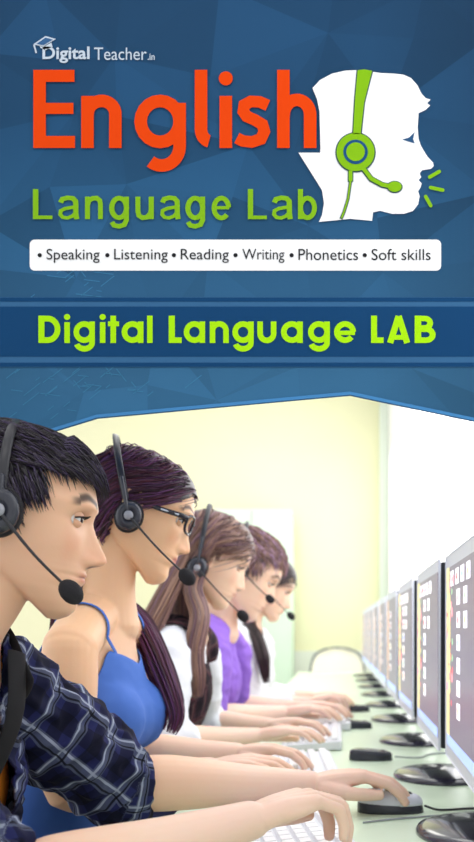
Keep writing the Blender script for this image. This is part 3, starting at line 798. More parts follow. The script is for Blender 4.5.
# ================================================================== CHAIRS
M_tube = mat('grey_metal_tube', srgb(120, 124, 130), .35, .7)
M_shellw = mat('cream_chair_shell', srgb(248, 244, 225), .5)
def chair(x, y, rz, label, sm=M_shellw, group='chairs along the desk', zt=.895):
    root = empty('chair', (x, y, 0), rz); tag(root, label, 'chair', group)
    # local: sitter faces +x
    def plate(c0, c1, hw, bow, th, name):
        V = []; Fc = []; n = 14; m = 10
        c0, c1 = Vector(c0), Vector(c1); up = (c1 - c0); nn = up.normalized().cross(Vector((0, 1, 0)))
        for k in (0, 1):
            for i in range(m + 1):
                f = i / m; wdt = hw * (1 - .0 * f) * (math.sqrt(max(0.02, 1 - max(0, (f - .35) / .65) ** 2.6)) if name == 'backrest' else (1 - .25 * max(0, f - .7)))
                for j in range(n + 1):
                    t = -1 + 2 * j / n; V.append(c0 + up * f + Vector((0, wdt * t, 0)) + nn * (bow * (t * t) + k * th))
        for k in (0, 1):
            o = k * (m + 1) * (n + 1)
            for i in range(m):
                for j in range(n): a = o + i * (n + 1) + j; q = (a, a + 1, a + n + 2, a + n + 1); Fc.append(q if k else q[::-1])
        o = (m + 1) * (n + 1); rim = [j for j in range(n + 1)] + [i * (n + 1) + n for i in range(1, m + 1)] + [m * (n + 1) + j for j in range(n - 1, -1, -1)] + [i * (n + 1) for i in range(m - 1, 0, -1)]
        for a, b in zip(rim, rim[1:] + rim[:1]): Fc.append((b, a, a + o, b + o))
        g = G(); g.add(V, Fc); g.obj(name, sm, root)
        return [V[a] for a in rim]
    plate((-.2, 0, .395), (.2, 0, .405), .20, .0, .014, 'seat')
    rim = plate((-.205, 0, .60), (-.27, 0, zt), .21, -.025, .012, 'backrest')
    g = G(); pts = [Vector((-.19, -.2, .40)), Vector((-.215, -.205, .6))] + [v for v in rim[15:25]] + [v for v in rim[25:34][::1]] + [Vector((-.215, .205, .6)), Vector((-.19, .2, .40))]
    arc = [Vector((-.19, .2, .40)), Vector((-.21, .215, .60)), Vector((-.232, .218, .72)), Vector((-.25, .185, zt - .055)), Vector((-.27, .1, zt - .006)), Vector((-.273, 0, zt + .006)), Vector((-.27, -.1, zt - .006)), Vector((-.25, -.185, zt - .055)), Vector((-.232, -.218, .72)), Vector((-.21, -.215, .60)), Vector((-.19, -.2, .40))]
    g.tube(arc, .010, k=4, n=10); g.obj('back_frame', M_tube, root)
    for sx in (-1, 1):
        for sy in (-1, 1):
            l = G(); l.tube([(sx * .17, sy * .18, .395), (sx * .21, sy * .205, .012)], .011, k=2, n=10); l.obj('leg', M_tube, root)
    return root
chair(.02, 7.62, R(-90), 'cream chair with a grey tube frame at the far end of the desk', group='chairs along the desk')

# ================================================================== POSTER HEADER, BUILT AS A HANGING SIGN
SY = 1.45
sc0 = P(237, 200, SY)
sign = empty('poster_header', sc0); tag(sign, 'blue poster header built as a hanging sign, reading English Language Lab and Digital Language LAB', 'sign')
def q3(x, y, lay=0): v = P(x, y, SY) - sc0; v.y = -lay * .0005; return v
def poly_obj(name, polys, m, parent=None, lay=1):
    bm = bmesh.new()
    for p in polys:
        lv = getattr(p, 'lv', 0) * .09
        try: bm.faces.new([bm.verts.new(q3(x, y, lay + lv)) for x, y in p])
        except ValueError: pass
    for f in bm.faces:
        f.normal_update()
        if f.normal.y > 0: f.normal_flip()
    bmesh.ops.triangulate(bm, faces=[f for f in bm.faces if len(f.verts) > 4])
    me = bpy.data.meshes.new(name); bm.to_mesh(me); bm.free(); return link(name, me, m, parent or sign, None, False)
def ink(name, r, g, b): return mat('ink_' + name, srgb(r, g, b), .75, spec=.1)
EDGE = [(-14, 452), (97, 418), (350, 395), (488, 424)]
def edge_y(x): return float(np.interp(x, [a for a, b in EDGE], [b for a, b in EDGE]))
# board
bm = bmesh.new(); out = [(-14, -14)] + EDGE + [(488, -14)]
fr = [bm.verts.new(q3(x, y, 0)) for x, y in out]; bk = [bm.verts.new(q3(x, y, 0) + Vector((0, .006, 0))) for x, y in out]
bm.faces.new(fr); bm.faces.new(bk[::-1])
for i in range(len(out)): j = (i + 1) % len(out); bm.faces.new((fr[i], fr[j], bk[j], bk[i]))
bmesh.ops.triangulate(bm, faces=[f for f in bm.faces if len(f.verts) > 4])
bm_obj('board', bm, ink('mid_blue', 45, 95, 145), sign)
# faceted blue print, one colour per facet
rs = random.Random(11); gx = [-14, 60, 140, 222, 310, 400, 488]; gy = [-14, 55, 130, 205, 270, 330, 385, 455]
pt = {}
for i, x in enumerate(gx):
    for j, y in enumerate(gy):
        jx = 0 if i in (0, len(gx) - 1) else rs.uniform(-26, 26); jy = 0 if j in (0, len(gy) - 1) else rs.uniform(-22, 22)
        pt[i, j] = (x + jx, y + jy)
V, Fc, K = [], [], []
def facet(tri, dl=0):
    # clip against the lower edge by splitting finely enough
    cx_, cy_ = sum(p[0] for p in tri) / 3, sum(p[1] for p in tri) / 3
    if dl < 4:
        a, b, c = tri; ab, bc, ca = [((p[0] + q[0]) / 2, (p[1] + q[1]) / 2) for p, q in ((a, b), (b, c), (c, a))]
        for t in ((a, ab, ca), (ab, b, bc), (ca, bc, c), (ab, bc, ca)): facet.k = facet.k; facet(t, dl + 1)
        return
    o = len(V)
    for x, y in tri: V.append(q3(x, min(y, edge_y(x)), 1))
    Fc.append((o, o + 1, o + 2))
    ys = [0, 120, 230, 300, 380, 450]
    cr = np.interp(cy_, ys, [38, 38, 46, 52, 60, 60]); cg = np.interp(cy_, ys, [78, 80, 94, 101, 112, 118]); cb = np.interp(cy_, ys, [116, 118, 134, 141, 152, 162])
    ed = 1 - .16 * max(0, (cx_ - 370) / 110) - .05 * max(0, (60 - cx_) / 60)
    k = facet.k * ed * .93
    K.extend([srgb(cr * k, cg * k, cb * k)[:3]] * 3)
for i in range(len(gx) - 1):
    for j in range(len(gy) - 1):
        a, b, c, d = pt[i, j], pt[i + 1, j], pt[i + 1, j + 1], pt[i, j + 1]
        for t in (((a, b, c), (a, c, d)) if (i + j) % 2 else ((a, b, d), (b, c, d))):
            facet.k = 1 + rs.uniform(-.10, .10) * (1 if j < 4 else .5); facet(t)
me = np_mesh('facet_print', V, Fc); set_col(me, np.array(K)); M_print = attr_mat('blue_print', .8, 0, .1)
link('facet_print', me, M_print, sign, None, False)
# faint circuit lines in the lower left
pl = []
for k in range(150):
    x = rs.gauss(85, 38); y = rs.gauss(340, 45); 
    if x < 0 or y > edge_y(x) - 14 or y < 262 or 297 < y < 368: continue
    ln = rs.uniform(5, 22); a = R(rs.choice((38, 38, -52, -7))); dx, dy = cos(a) * ln / 2, -sin(a) * ln / 2; nx, ny = sin(a) * .35, cos(a) * .35
    pl.append([(x - dx - nx, y - dy - ny), (x + dx - nx, y + dy - ny), (x + dx + nx, y + dy + ny), (x - dx + nx, y - dy + ny)])
poly_obj('circuit_lines', pl, ink('teal', 66, 128, 168), lay=2)['kind'] = 'stuff'
poly_obj('lower_edge_stripe', [[(a[0], a[1] - 3.2), (b[0], b[1] - 3.2), b, a] for a, b in zip(EDGE, EDGE[1:])], ink('light_blue', 72, 136, 192), lay=3)
poly_obj('title_stripe_light', [[(-14, 297.5), (488, 297.5), (488, 367.5), (-14, 367.5)]], ink('stripe_blue', 56, 102, 144), lay=3)
poly_obj('title_stripe_dark', [[(-14, y0), (488, y0), (488, y1), (-14, y1)] for y0, y1 in ((298, 302), (307, 357), (363, 367))], ink('deep_blue', 18, 66, 110), lay=4)
# the white strip with rounded corners
def rrect(x0, y0, x1, y1, r, n=8):
    o = []
    for cx_, cy_, a0 in ((x1 - r, y0 + r, -90), (x1 - r, y1 - r, 0), (x0 + r, y1 - r, 90), (x0 + r, y0 + r, 180)):
        for k in range(n + 1): a = R(a0 + 90 * k / n); o.append((cx_ + r * cos(a), cy_ + r * sin(a)))
    return o
poly_obj('white_strip', [rrect(30, 240, 441, 271, 5)], ink('white', 253, 253, 254), lay=3)

# lettering
def text_obj(name, s, box_, m, lay=5, bold=0.0, parent=None, sq=None):
    cu = bpy.data.curves.new(name, 'FONT'); cu.body = s; cu.size = 1; cu.offset = bold; cu.resolution_u = 4
    o = bpy.data.objects.new('tmp', cu); C.objects.link(o); dg = bpy.context.evaluated_depsgraph_get(); dg.update()
    me = bpy.data.meshes.new_from_object(o.evaluated_get(dg)); bpy.data.objects.remove(o)
    A = np.empty(len(me.vertices) * 3); me.vertices.foreach_get('co', A); A = A.reshape(-1, 3)
    x0, x1, y0, y1 = box_; ax, bx = A[:, 0].min(), A[:, 0].max(); ay, by = A[:, 1].min(), A[:, 1].max()
    for i, v in enumerate(me.vertices):
        px = x0 + (A[i, 0] - ax) / (bx - ax) * (x1 - x0); py = y1 - (A[i, 1] - ay) / (by - ay) * (y1 - y0); v.co = q3(px, py, lay)
    me.materials.clear(); return link(name, me, m, parent or sign, None, False)
class Poly(list):
    lv = 0
LV = [0]
def stroke(pts, w, closed=False, ends='flat', w2=None):
    """one pen stroke as a mitred strip of quads, in picture units"""
    pts = [p for i, p in enumerate(pts) if i == 0 or math.dist(p, pts[i - 1]) > .05]
    LV[0] += 1; lv = LV[0] % 5; out = []; n = len(pts); hw = w / 2
    if closed is False and math.dist(pts[0], pts[-1]) < 1e-3: pts = pts[:-1]; closed = True; n -= 1
    Lp, Rp = [], []
    for i in range(n):
        p = pts[i]; a = pts[(i - 1) % n] if (closed or i) else None; b = pts[(i + 1) % n] if (closed or i < n - 1) else None
        def nrm(u, v): l = math.dist(u, v) or 1; return (-(v[1] - u[1]) / l, (v[0] - u[0]) / l)
        n1 = nrm(a, p) if a else nrm(p, b); n2 = nrm(p, b) if b else n1
        mx, my = n1[0] + n2[0], n1[1] + n2[1]; l = math.hypot(mx, my) or 1; mx /= l; my /= l; k = hw / max(.4, mx * n1[0] + my * n1[1])
        Lp.append((p[0] + mx * k, p[1] + my * k)); Rp.append((p[0] - mx * k, p[1] - my * k))
    for i in range(n if closed else n - 1):
        j = (i + 1) % n; q = Poly([Lp[i], Lp[j], Rp[j], Rp[i]]); q.lv = lv; out.append(q)
    if ends == 'round' and not closed:
        for e in (0, -1):
            x, y = pts[e]; q = Poly([(x + hw * cos(2 * pi * k / 16), y + hw * sin(2 * pi * k / 16)) for k in range(16)]); q.lv = lv + (1 if e else 2); out.append(q)
    return out
def arc(cx_, cy_, rx, ry, a0, a1, n=20): return [(cx_ + rx * cos(R(a0 + (a1 - a0) * k / n)), cy_ + ry * sin(R(a0 + (a1 - a0) * k / n))) for k in range(n + 1)]
M_or = ink('orange', 230, 68, 4)
L_ = []
W = 12.5
def letter(name, polys, m): poly_obj(name, polys, m, lay=6)
def warp(ps, o, k):
    out = []
    for q in ps:
        r = Poly([((x - o) * k + o, y) for x, y in q]); r.lv = getattr(q, 'lv', 0); out.append(r)
    return out
# English
letter('orange_letter_e', stroke([(40.2, 71), (40.2, 149)], W) + stroke([(34, 77), (75, 77)], 12) + stroke([(34, 109.5), (74, 109.5)], 11) + stroke([(34, 143), (75.5, 143)], 12), M_or)
letter('orange_letter_n', stroke([(88, 97), (88, 149)], W) + stroke([(88, 116)] + arc(102, 115, 13.8, 13, 180, 360) + [(115.8, 149)], W), M_or)
letter('orange_letter_g', stroke(arc(160.5, 122.5, 19.5, 20.5, 0, 360), W, ends='round') + stroke([(180, 104), (180, 146)] + arc(162, 147, 18, 19.5, 0, 128), W), M_or)
letter('orange_letter_l', stroke([(201.3, 71), (201.3, 130)] + arc(211, 130, 9.7, 12.5, 180, 100), W), M_or)
letter('orange_letter_i', stroke([(226, 97), (226, 149)], W) + [[(226 + 7 * cos(2 * pi * k / 24), 79.5 + 7 * sin(2 * pi * k / 24)) for k in range(24)]], M_or)
letter('orange_letter_s', stroke([(268, 106.5), (260, 103), (251, 102.5), (244.5, 106), (243.5, 112.5), (247, 117.5), (255, 121), (262.5, 125.5), (264.5, 132.5), (261, 140), (252, 143), (243, 142), (237, 139)], 11.5), M_or)
letter('orange_letter_h', stroke([(283.5, 71), (283.5, 149)], W) + stroke([(283.5, 118)] + arc(297, 116, 13.2, 15, 180, 360) + [(310.2, 149)], W), M_or)
# Digital Language LAB in a round geometric hand
M_yg = ink('yellow_green', 172, 232, 16)
CAP, XH, BL = 316.3, 321.8, 343.6; CY, RR = 332.7, 8.1       # one geometric hand; every glyph starts at x = 0
w_, wt = 6.2, 5.6
def bowl(): return stroke(arc(10.9, CY, RR, RR, 0, 360), wt)
def g_D(): return stroke([(3.1, CAP), (3.1, BL)], w_) + stroke([(3.1, CAP + 2.9), (9, CAP + 2.9)] + arc(9.5, 329.95, 10, 10.75, -90, 90) + [(3.1, BL - 2.9)], 5.8)
def g_i(): return stroke([(2.9, XH + 1), (2.9, BL)], wt) + [[(2.9 + 3.2 * cos(2 * pi * k / 16), 317.6 + 3.0 * sin(2 * pi * k / 16)) for k in range(16)]]
def g_g(): return bowl() + stroke([(18.9, XH + .3), (18.9, 343)] + arc(11, 343.2, 7.9, 6.2, 0, 165), wt)
def g_a(): return bowl() + stroke([(18.9, XH + .3), (18.9, BL)], wt)
def g_t(): return stroke([(5.2, CAP), (5.2, BL)], wt) + stroke([(0, XH + 2.6), (11, XH + 2.6)], 4.8)
def g_l(): return stroke([(2.8, CAP), (2.8, BL)], wt)
def g_L(): return stroke([(3.1, CAP), (3.1, BL)], w_) + stroke([(1, BL - 2.8), (13, BL - 2.8)], 5.6)
def g_n(): return stroke([(2.8, XH + .3), (2.8, BL)], wt) + stroke(arc(9.6, 331.3, 6.8, 6.8, 180, 360) + [(16.4, BL)], wt)
def g_u(): return stroke([(2.8, XH + .3), (2.8, 334)] + arc(9.6, 334.2, 6.8, 6.8, 180, 0) + [(16.4, XH + .3)], wt)
def g_e(): return stroke([(3.2, CY + .8), (20.8, CY + .8)], 4.4) + stroke(arc(10.9, CY, RR, RR, 0, -322), wt)
def g_A(): return stroke([(3, BL), (11.5, CAP + .5)], w_) + stroke([(20, BL), (11.5, CAP + .5)], w_) + stroke([(5.5, 338), (17.5, 338)], 4.8)
def g_B(): return stroke([(3.1, CAP), (3.1, BL)], w_) + stroke([(3.1, CAP + 2.8), (9, CAP + 2.8)] + arc(9.6, 323.8, 5, 4.7, -90, 90, 10) + [(3.1, 328.6)], 5.4) + stroke([(3.1, 329.8), (10, 329.8)] + arc(11, 335.3, 6, 5.5, -90, 90, 10) + [(3.1, BL - 2.8)], 5.6)
def fit(fn, x0, x1):
    ps = fn(); a = min(x for q in ps for x, y in q); b = max(x for q in ps for x, y in q); out = []
    for q in ps:
        r = Poly([(x0 + (x - a) * (x1 - x0) / (b - a), y) for x, y in q]); r.lv = getattr(q, 'lv', 0); out.append(r)
    return out
for nm, fn, x0, x1 in (('d', g_D, 39, 61), ('i', g_i, 64.5, 70.8), ('g', g_g, 74, 95.5), ('i', g_i, 100, 106.3), ('t', g_t, 108.5, 119.5), ('a', g_a, 122, 144), ('l', g_l, 147.5, 153),
                       ('l', g_L, 169, 182), ('a', g_a, 184, 205.5), ('n', g_n, 210, 229), ('g', g_g, 232.5, 254), ('u', g_u, 257.5, 276.5), ('a', g_a, 281, 303), ('g', g_g, 308, 330), ('e', g_e, 334, 356),
                       ('l', g_L, 371, 383.5), ('a', g_A, 387, 410), ('b', g_B, 414.5, 435.5)):
    letter('title_letter_' + nm, fit(fn, x0, x1), M_yg)
M_gr = ink('leaf_green', 130, 182, 28)
wg_ = 4.9        # the green words: an even sans serif
def h_L(): return stroke([(2, 190), (2, 220)], wg_) + stroke([(0, 218.2), (17, 218.2)], 3.6)
def h_a(): return stroke([(2, 203.5), (3.6, 200), (8, 198.6), (12.5, 199.2), (14.8, 202), (15, 206), (15, 214), (15.8, 220)], wg_ - .4) + stroke([(15, 207.6), (6, 209.4), (2.2, 211.6), (1.8, 215.4), (4, 218.2), (8, 218.8), (12, 217), (15, 213.5)], 3.4)
def h_n(): return stroke([(2, 197.5), (2, 220)], wg_) + stroke([(2, 206), (3.5, 201.5), (7, 199.2), (11, 199.0), (14, 201.5), (14.6, 205), (14.6, 220)], wg_ - .2)
def h_u(): return stroke([(2, 197.5), (2, 212), (3, 216.4), (6.4, 218.6), (10.5, 218), (13.8, 214.6), (14.6, 210)], wg_ - .2) + stroke([(14.6, 197.5), (14.6, 220)], wg_)
def h_g(): return stroke(arc(8.5, 208.8, 6.6, 9.8, 0, 360), wg_ - .2) + stroke([(15, 197.5), (15, 221), (13, 225.6), (8.5, 227.2), (4, 226.2), (2, 222.8)], wg_ - .4)
def h_e(): return stroke([(2, 208.6), (16.4, 208.6)], 3.2) + stroke(arc(9, 208.9, 7, 9.9, -3, -318), wg_ - .2)
def h_b(): return stroke([(2, 190), (2, 220)], wg_) + stroke(arc(8.7, 208.8, 6.7, 9.8, 0, 360), wg_ - .2)
for nm, fn, x0, x1 in (('l', h_L, 33.5, 51), ('a', h_a, 56, 75), ('n', h_n, 80, 96), ('g', h_g, 101.5, 119.5), ('u', h_u, 125, 141.5), ('a', h_a, 147, 165.5), ('g', h_g, 169.5, 187.5), ('e', h_e, 193, 210.5), ):
    k = 231.5 / 212; letter('green_letter_' + nm, fit(fn, 33.5 + (x0 - 33.5) * 1.118, 33.5 + (x1 - 33.5) * 1.118), M_gr)
for nm, fn, x0, x1 in (('l', h_L, 248, 267), ('a', h_a, 272, 293), ('b', h_b, 298, 317)): letter('green_letter_' + nm, fit(fn, x0, x1), M_gr)
M_ink = ink('near_black', 34, 34, 38)
for s_, x0, x1, y0, y1 in (('Speaking', 47, 100, 249.5, 263.5), ('Listening', 114.5, 168, 249.5, 263.5), ('Reading', 181, 229, 249.5, 263.5), ('Writing', 242.5, 284.5, 249.5, 263.5), ('Phonetics', 298.5, 358, 249.5, 260.8), ('Soft skills', 371.5, 430.5, 249.5, 260.8)):
    text_obj('strip_lettering', s_, (x0, x1, y0, y1), M_ink)
    poly_obj('bullet', [[(x0 - 6.8 + 2.1 * cos(2 * pi * k / 14), 255.8 + 2.1 * sin(2 * pi * k / 14)) for k in range(14)]], M_ink, lay=5)
M_lg = ink('pale_grey', 196, 208, 222)
text_obj('small_lettering', 'Digital', (43, 90, 47.5, 64), M_lg, bold=.022)
text_obj('small_lettering', 'Teacher', (94.5, 147, 48.5, 61), M_lg)
text_obj('small_lettering', '.in', (148, 155, 54.5, 61), M_lg, bold=.01)
poly_obj('graduation_cap', [[(33.5, 45.5), (46, 37), (56.5, 40), (44, 47.5)], [(40, 47), (44, 48), (52, 43.5), (53, 48), (46, 51), (41, 49)]] + stroke([(34.5, 46), (36, 51), (36.8, 54)], 1.6), M_lg, lay=5)
poly_obj('graduation_cap_line', [[(37, 45), (46.2, 38.8), (53.5, 40.8), (44, 46.4)]], ink('cap_blue', 60, 100, 145), lay=6)
# the head with a green headset
WH = ink('white', 253, 253, 254)
hp = [(312.5, 89), (320, 81), (332, 74.5), (345, 71.6), (358, 71), (371, 72.5), (381, 74), (393, 74.5), (403, 75.5), (411, 79), (417.5, 86.5), (421, 94), (425.5, 99), (430.5, 100.5), (427, 104), (430, 106.5), (425, 111), (418.5, 114), (417.5, 128), (418.5, 140), (421, 147), (427, 157), (433, 163.5), (433.5, 167), (431, 169.5), (422, 171), (419.5, 174), (421, 178), (418.5, 181), (421.5, 184), (420.5, 188), (418, 192), (419.5, 197), (418, 205), (413, 211.5), (404, 214.5), (392, 214.5), (380, 211.5), (373, 213), (372, 221.5), (350, 219.5), (336, 221), (319, 222.5), (322, 216), (324, 204), (322, 191), (316.5, 182), (307, 167), (298.5, 153.5), (320, 153.5), (320.5, 150), (319.5, 112), (317, 100)]
poly_obj('head_silhouette', [hp], WH, lay=5)
poly_obj('silhouette_eye', [[(402, 140.5), (409, 138.5), (414.5, 133), (413, 140), (414.5, 144.5), (408, 142.5)]], ink('eye_blue', 45, 85, 125), lay=6)
M_dkl = ink('outline_blue', 52, 78, 90); M_g2 = ink('bright_green', 132, 186, 22)
def ell(cx_, cy_, rx, ry=None, n=36): ry = ry or rx; return [(cx_ + rx * cos(2 * pi * k / n), cy_ + ry * sin(2 * pi * k / n)) for k in range(n)]
def fat(polys, m1, m2, name): poly_obj(name, polys, m2, lay=8)
band = [(357.5, 72), (364, 71), (372, 72.5), (364, 104), (360.5, 135.5), (353, 135.5), (355, 100)]
bando = [(356.5, 71.2), (364, 70), (373.2, 71.6), (365, 104), (361.6, 136), (352, 136), (354, 100)]
poly_obj('outline', [bando, ell(355.5, 153.5, 20.2)] + stroke([(362, 168), (371, 180), (382, 186), (392, 188)], 6) + stroke([(350.5, 172), (350.5, 183)], 5.6) + stroke([(350.5, 182), (348, 200), (344, 213), (341, 220)], 3.2) + [ell(394.5, 188, 8.0, 6.2)], M_dkl, lay=7)
poly_obj('green_headset', [band, ell(355.5, 153.5, 19)] + stroke([(362, 168), (371, 180), (382, 186), (392, 188)], 4) + stroke([(350.5, 172), (350.5, 182.5)], 3.8) + stroke([(350.5, 182), (348, 200), (344, 213), (341.4, 219.5)], 1.6) + [ell(394.5, 188, 7.0, 5.2)], M_g2, lay=9)
poly_obj('ear_ring', [ell(355.5, 153.5, 12.2)], ink('ring_blue', 30, 80, 125), lay=10)
poly_obj('ear_centre', [ell(355.5, 153.5, 9.3)], M_g2, lay=11)
poly_obj('sound_marks', stroke([(429.5, 178), (439, 172.5)], 3.6, ends='round') + stroke([(430.5, 188.5), (442.5, 191)], 3.6, ends='round') + stroke([(425.5, 197.5), (430.5, 206.5)], 3.6, ends='round'), M_g2, lay=6)
# two unseen steel cables carry the header from the ceiling
for sx in (90, 400):
    a = q3(sx, -10); g = G(); g.tube([a + Vector((0, .003, 0)), Vector((a.x, .003, 3.35 - sc0.z))], .0015, k=2, n=8); g.obj('hanging_cable', mat('steel', srgb(190, 190, 195), .3, 1), sign)

# ================================================================== PEOPLE
M_denim = mat('dark_blue_denim', srgb(28, 34, 84), .8, var=.25, bscale=25, bump=.3)
M_shoe = mat('dark_shoe', srgb(45, 42, 48), .5)
def shoes(p):
    for sg in (-1, 1):
        h = p.pelvis + p.Lat * sg * .09; x = min(h.x + .40, .3) + .02; y = h.y + sg * .02; g = G()
        g.loft([(x - .06, y, .04), (x, y, .05), (x + .09, y, .035), (x + .16, y, .028)], [.032, .038, .042, .034], [.038, .046, .034, .026], (0, 1, 0), k=4, n=20, cap=.6)
        p.part('shoe', g, M_shoe)
def trousers(p, m, i=.012):
    g = G(); p.legs(g, i); pv = p.pelvis
    g.loft([pv + Vector((0, 0, .0)), pv + Vector((0, 0, .04)), pv.lerp(p.neck, .16)], [(.165 + i) * p.size, (.165 + i) * p.size, (.155 + i) * p.size], [(.115 + i)] * 3, p.Lat, k=4, n=32)
    p.cloth('trousers', g, m, .006, 4, None, .003, 14); shoes(p)
def down_back(q):      # combed back and down around the skull
    return Vector((-.6, 0, -.9))

# ---- the man in the plaid shirt
skinM = np.array(srgb(234, 187, 154)[:3])
man = Person('man', (-.395, 1.19, 1.186), 9, 11, 1.0, (-.475, 1.165, 1.02), (-.435, 1.285, .955), (-.555, 1.01, .955), (-.322, 1.42, .822), (-.345, .94, .785), (-.040, 1.595, .790), (-.10, 1.135, .822), (-.68, 1.13, .53),
    skin=skinM, vox=.0019, brow=srgb(50, 34, 30)[:3], flat=.91, jaw=1.02, nose=1.14,
    hand_opts={1: dict(fwd=(1, .16, .12), down=(.05, 0, -1), curl=((24, 24, 16), (22, 26, 18), (24, 28, 18), (26, 28, 18)), spread=3, thumb=(30, -4), s=.98),
               -1: dict(fwd=(.80, .58, .16), down=(.1, .0, -1), curl=((30, 50, 22), (26, 52, 24), (28, 55, 24), (32, 50, 22)), spread=3, thumb=(30, 5))})
man.build('young man in a dark plaid shirt with rolled sleeves, nearest the viewer', 'person')
M_plaid = plaid('navy_plaid_cotton', srgb(34, 38, 84), srgb(98, 106, 130), srgb(158, 166, 186), srgb(8, 8, 18), .058)
M_blackcol = mat('black_inner_cotton', srgb(14, 13, 18), .9)
g = G(); man.torso(g, .006); man.cloth('orange_t_shirt', g, mat('orange_cotton', srgb(240, 140, 30), .85), .005, 6, lambda V: V[:, 2] < 1.03)
g = G(); man.torso(g, .016); man.arm(g, 1, .008, .51, r=[.048, .052, .050, .047, .046, .04, .03]); man.arm(g, -1, .012, .53, r=[.054, .058, .052, .050, .046, .04, .03])
def open_front(V):
    rel = V - np.array(man.neck); lat = rel @ np.array(man.Lat); fw = rel @ np.array(man.fw)
    return ~((fw > 0) & (abs(lat) < .036)) & ~((np.hypot(lat, fw) < .066) & (rel[:, 2] > -.05))
man.cloth('plaid_shirt', g, M_plaid, .0032, 5, open_front, .019, 15, True, .003)
for sd in (1, -1):
    E_, W_ = (man.le, man.lw) if sd > 0 else (man.re, man.rw); d = (W_ - E_).normalized(); g = G()
    c0 = E_ - d * .012; g.loft([c0, c0 + d * .014, c0 + d * .034, c0 + d * .046], [.058, .061, .0595, .056], [.052, .055, .053, .050], d.cross(Vector((0, 0, 1))), k=4, n=30, cap=.12)
    man.cloth('rolled_cuff', g, M_plaid, .003, 2, None, .004, 30, True, 0)
# collar and open placket
g = G()
for sd in (-1, 1):
    L_v, F_v, nk = man.Lat, man.fw, man.neck
    g.loft([nk - F_v * .068 + Vector((0, 0, .045)), nk - F_v * .04 + L_v * sd * .058 + Vector((0, 0, .04)), nk + F_v * .02 + L_v * sd * .074 + Vector((0, 0, .012)), nk + F_v * .085 + L_v * sd * .052 - Vector((0, 0, .045))], [.020, .022, .026, .018], [.005, .005, .005, .004], (0, 0, 1), k=6, n=16)
man.part('shirt_collar', g, M_blackcol)
for sd in (-1, 1):
    g = G(); F_v, L_v = man.fw, man.Lat; pts = []
    for t in (0, .2, .45, .7, 1):
        c = man.neck.lerp(man.pelvis, t * .86 - .0); dep = float(np.interp(t, [0, .2, .45, .7, 1], [.078, .120, .120, .116, .112])); pts.append(c + F_v * dep + L_v * sd * .039)
    g.loft(pts, [.015] * 5, [.002] * 5, L_v, k=5, n=14); man.part('shirt_placket', g, M_blackcol)
trousers(man, M_denim)
cM = [srgb(28, 22, 30)[:3], srgb(18, 14, 18)[:3], srgb(62, 46, 84)[:3], srgb(40, 30, 36)[:3]]
h = Hair(man.T, man.hv, man.hf, cM, .0009)
def mk_m(p):
    x, y, z = p
    if x > .055: return z > .066
    if x > .03: return z > .058
    if x > .012: return z > .030
    if x > .0: return z > -.008
    if x > -.03: return z > .012
    return z > -.065
h.cap(man.hf, mk_m, .004, srgb(20, 16, 20)[:3])
def fl_m(q):
    x, y, z = q
    if z > .055: return Vector((1.0, .35 * (1 if y > 0 else -1) * (abs(y) > .03), -.25))
    return Vector((.55 if x > -.02 else .1, 0, -1.0))
h.grow(7600, lambda p: mk_m(p) and p.z > .03, fl_m, .032, .009, 7, jt=.7)
h.grow(3600, lambda p: mk_m(p) and p.z <= .045, fl_m, .018, .005, 5)
h.grow(1300, lambda p: p.x > .035 and .06 < p.z < .10, lambda q: Vector((1, .3, -.5)), .034, .014, 7)
h.build(man.o); 
for v in ():
    pass

# ---- the woman in the blue top
skinW = np.array(srgb(241, 194, 154)[:3])
wom = Person('woman', (-.347, 1.70, 1.256), 20, 9, .97, (-.40, 1.69, 1.085), (-.385, 1.84, 1.012), (-.425, 1.54, 1.012), (-.40, 1.93, .80), (-.42, 1.50, .80), (-.20, 1.97, .795), (-.226, 1.735, .797), (-.565, 1.67, .53), female=True,
    skin=skinW, vox=.0022, brow=srgb(52, 28, 26)[:3], nose=.92, flat=.88, lip=srgb(200, 105, 100)[:3],
    hand_opts={-1: dict(fwd=(1, .16, .10), down=(0, .1, -1), curl=((14, 24, 16), (12, 26, 16), (14, 26, 16), (18, 24, 14)), spread=5, thumb=(30, 8)),
               1: dict(fwd=(1, -.1, .08), down=(0, 0, -1), curl=(16, 26, 16), spread=5, thumb=(30, 8))})
wom.build('woman in a blue sleeveless top and dark-framed glasses, second from the viewer', 'person')
M_tank = mat('blue_jersey', srgb(70, 116, 205), .8, var=.12, bscale=12)
g = G(); wom.torso(g, .006); g.ball(wom.pelvis.lerp(wom.neck, .66) + wom.fw * .080, (.060, .105, .066), Matrix.Rotation(math.atan2(wom.fw.y, wom.fw.x), 3, 'Z'), 14)
def tank(V):
    rel = V - np.array(wom.neck); lat = rel @ np.array(wom.Lat); fw = rel @ np.array(wom.fw)
    top = np.where(fw > -.03, -.085 + .30 * np.minimum(abs(lat), .085) - .010 - 1.5 * np.clip(abs(lat) - .088, 0, 1), -.11)
    return (rel[:, 2] < top)
wom.cloth('tank_top', g, M_tank, .004, 22, tank, .0015, 16)
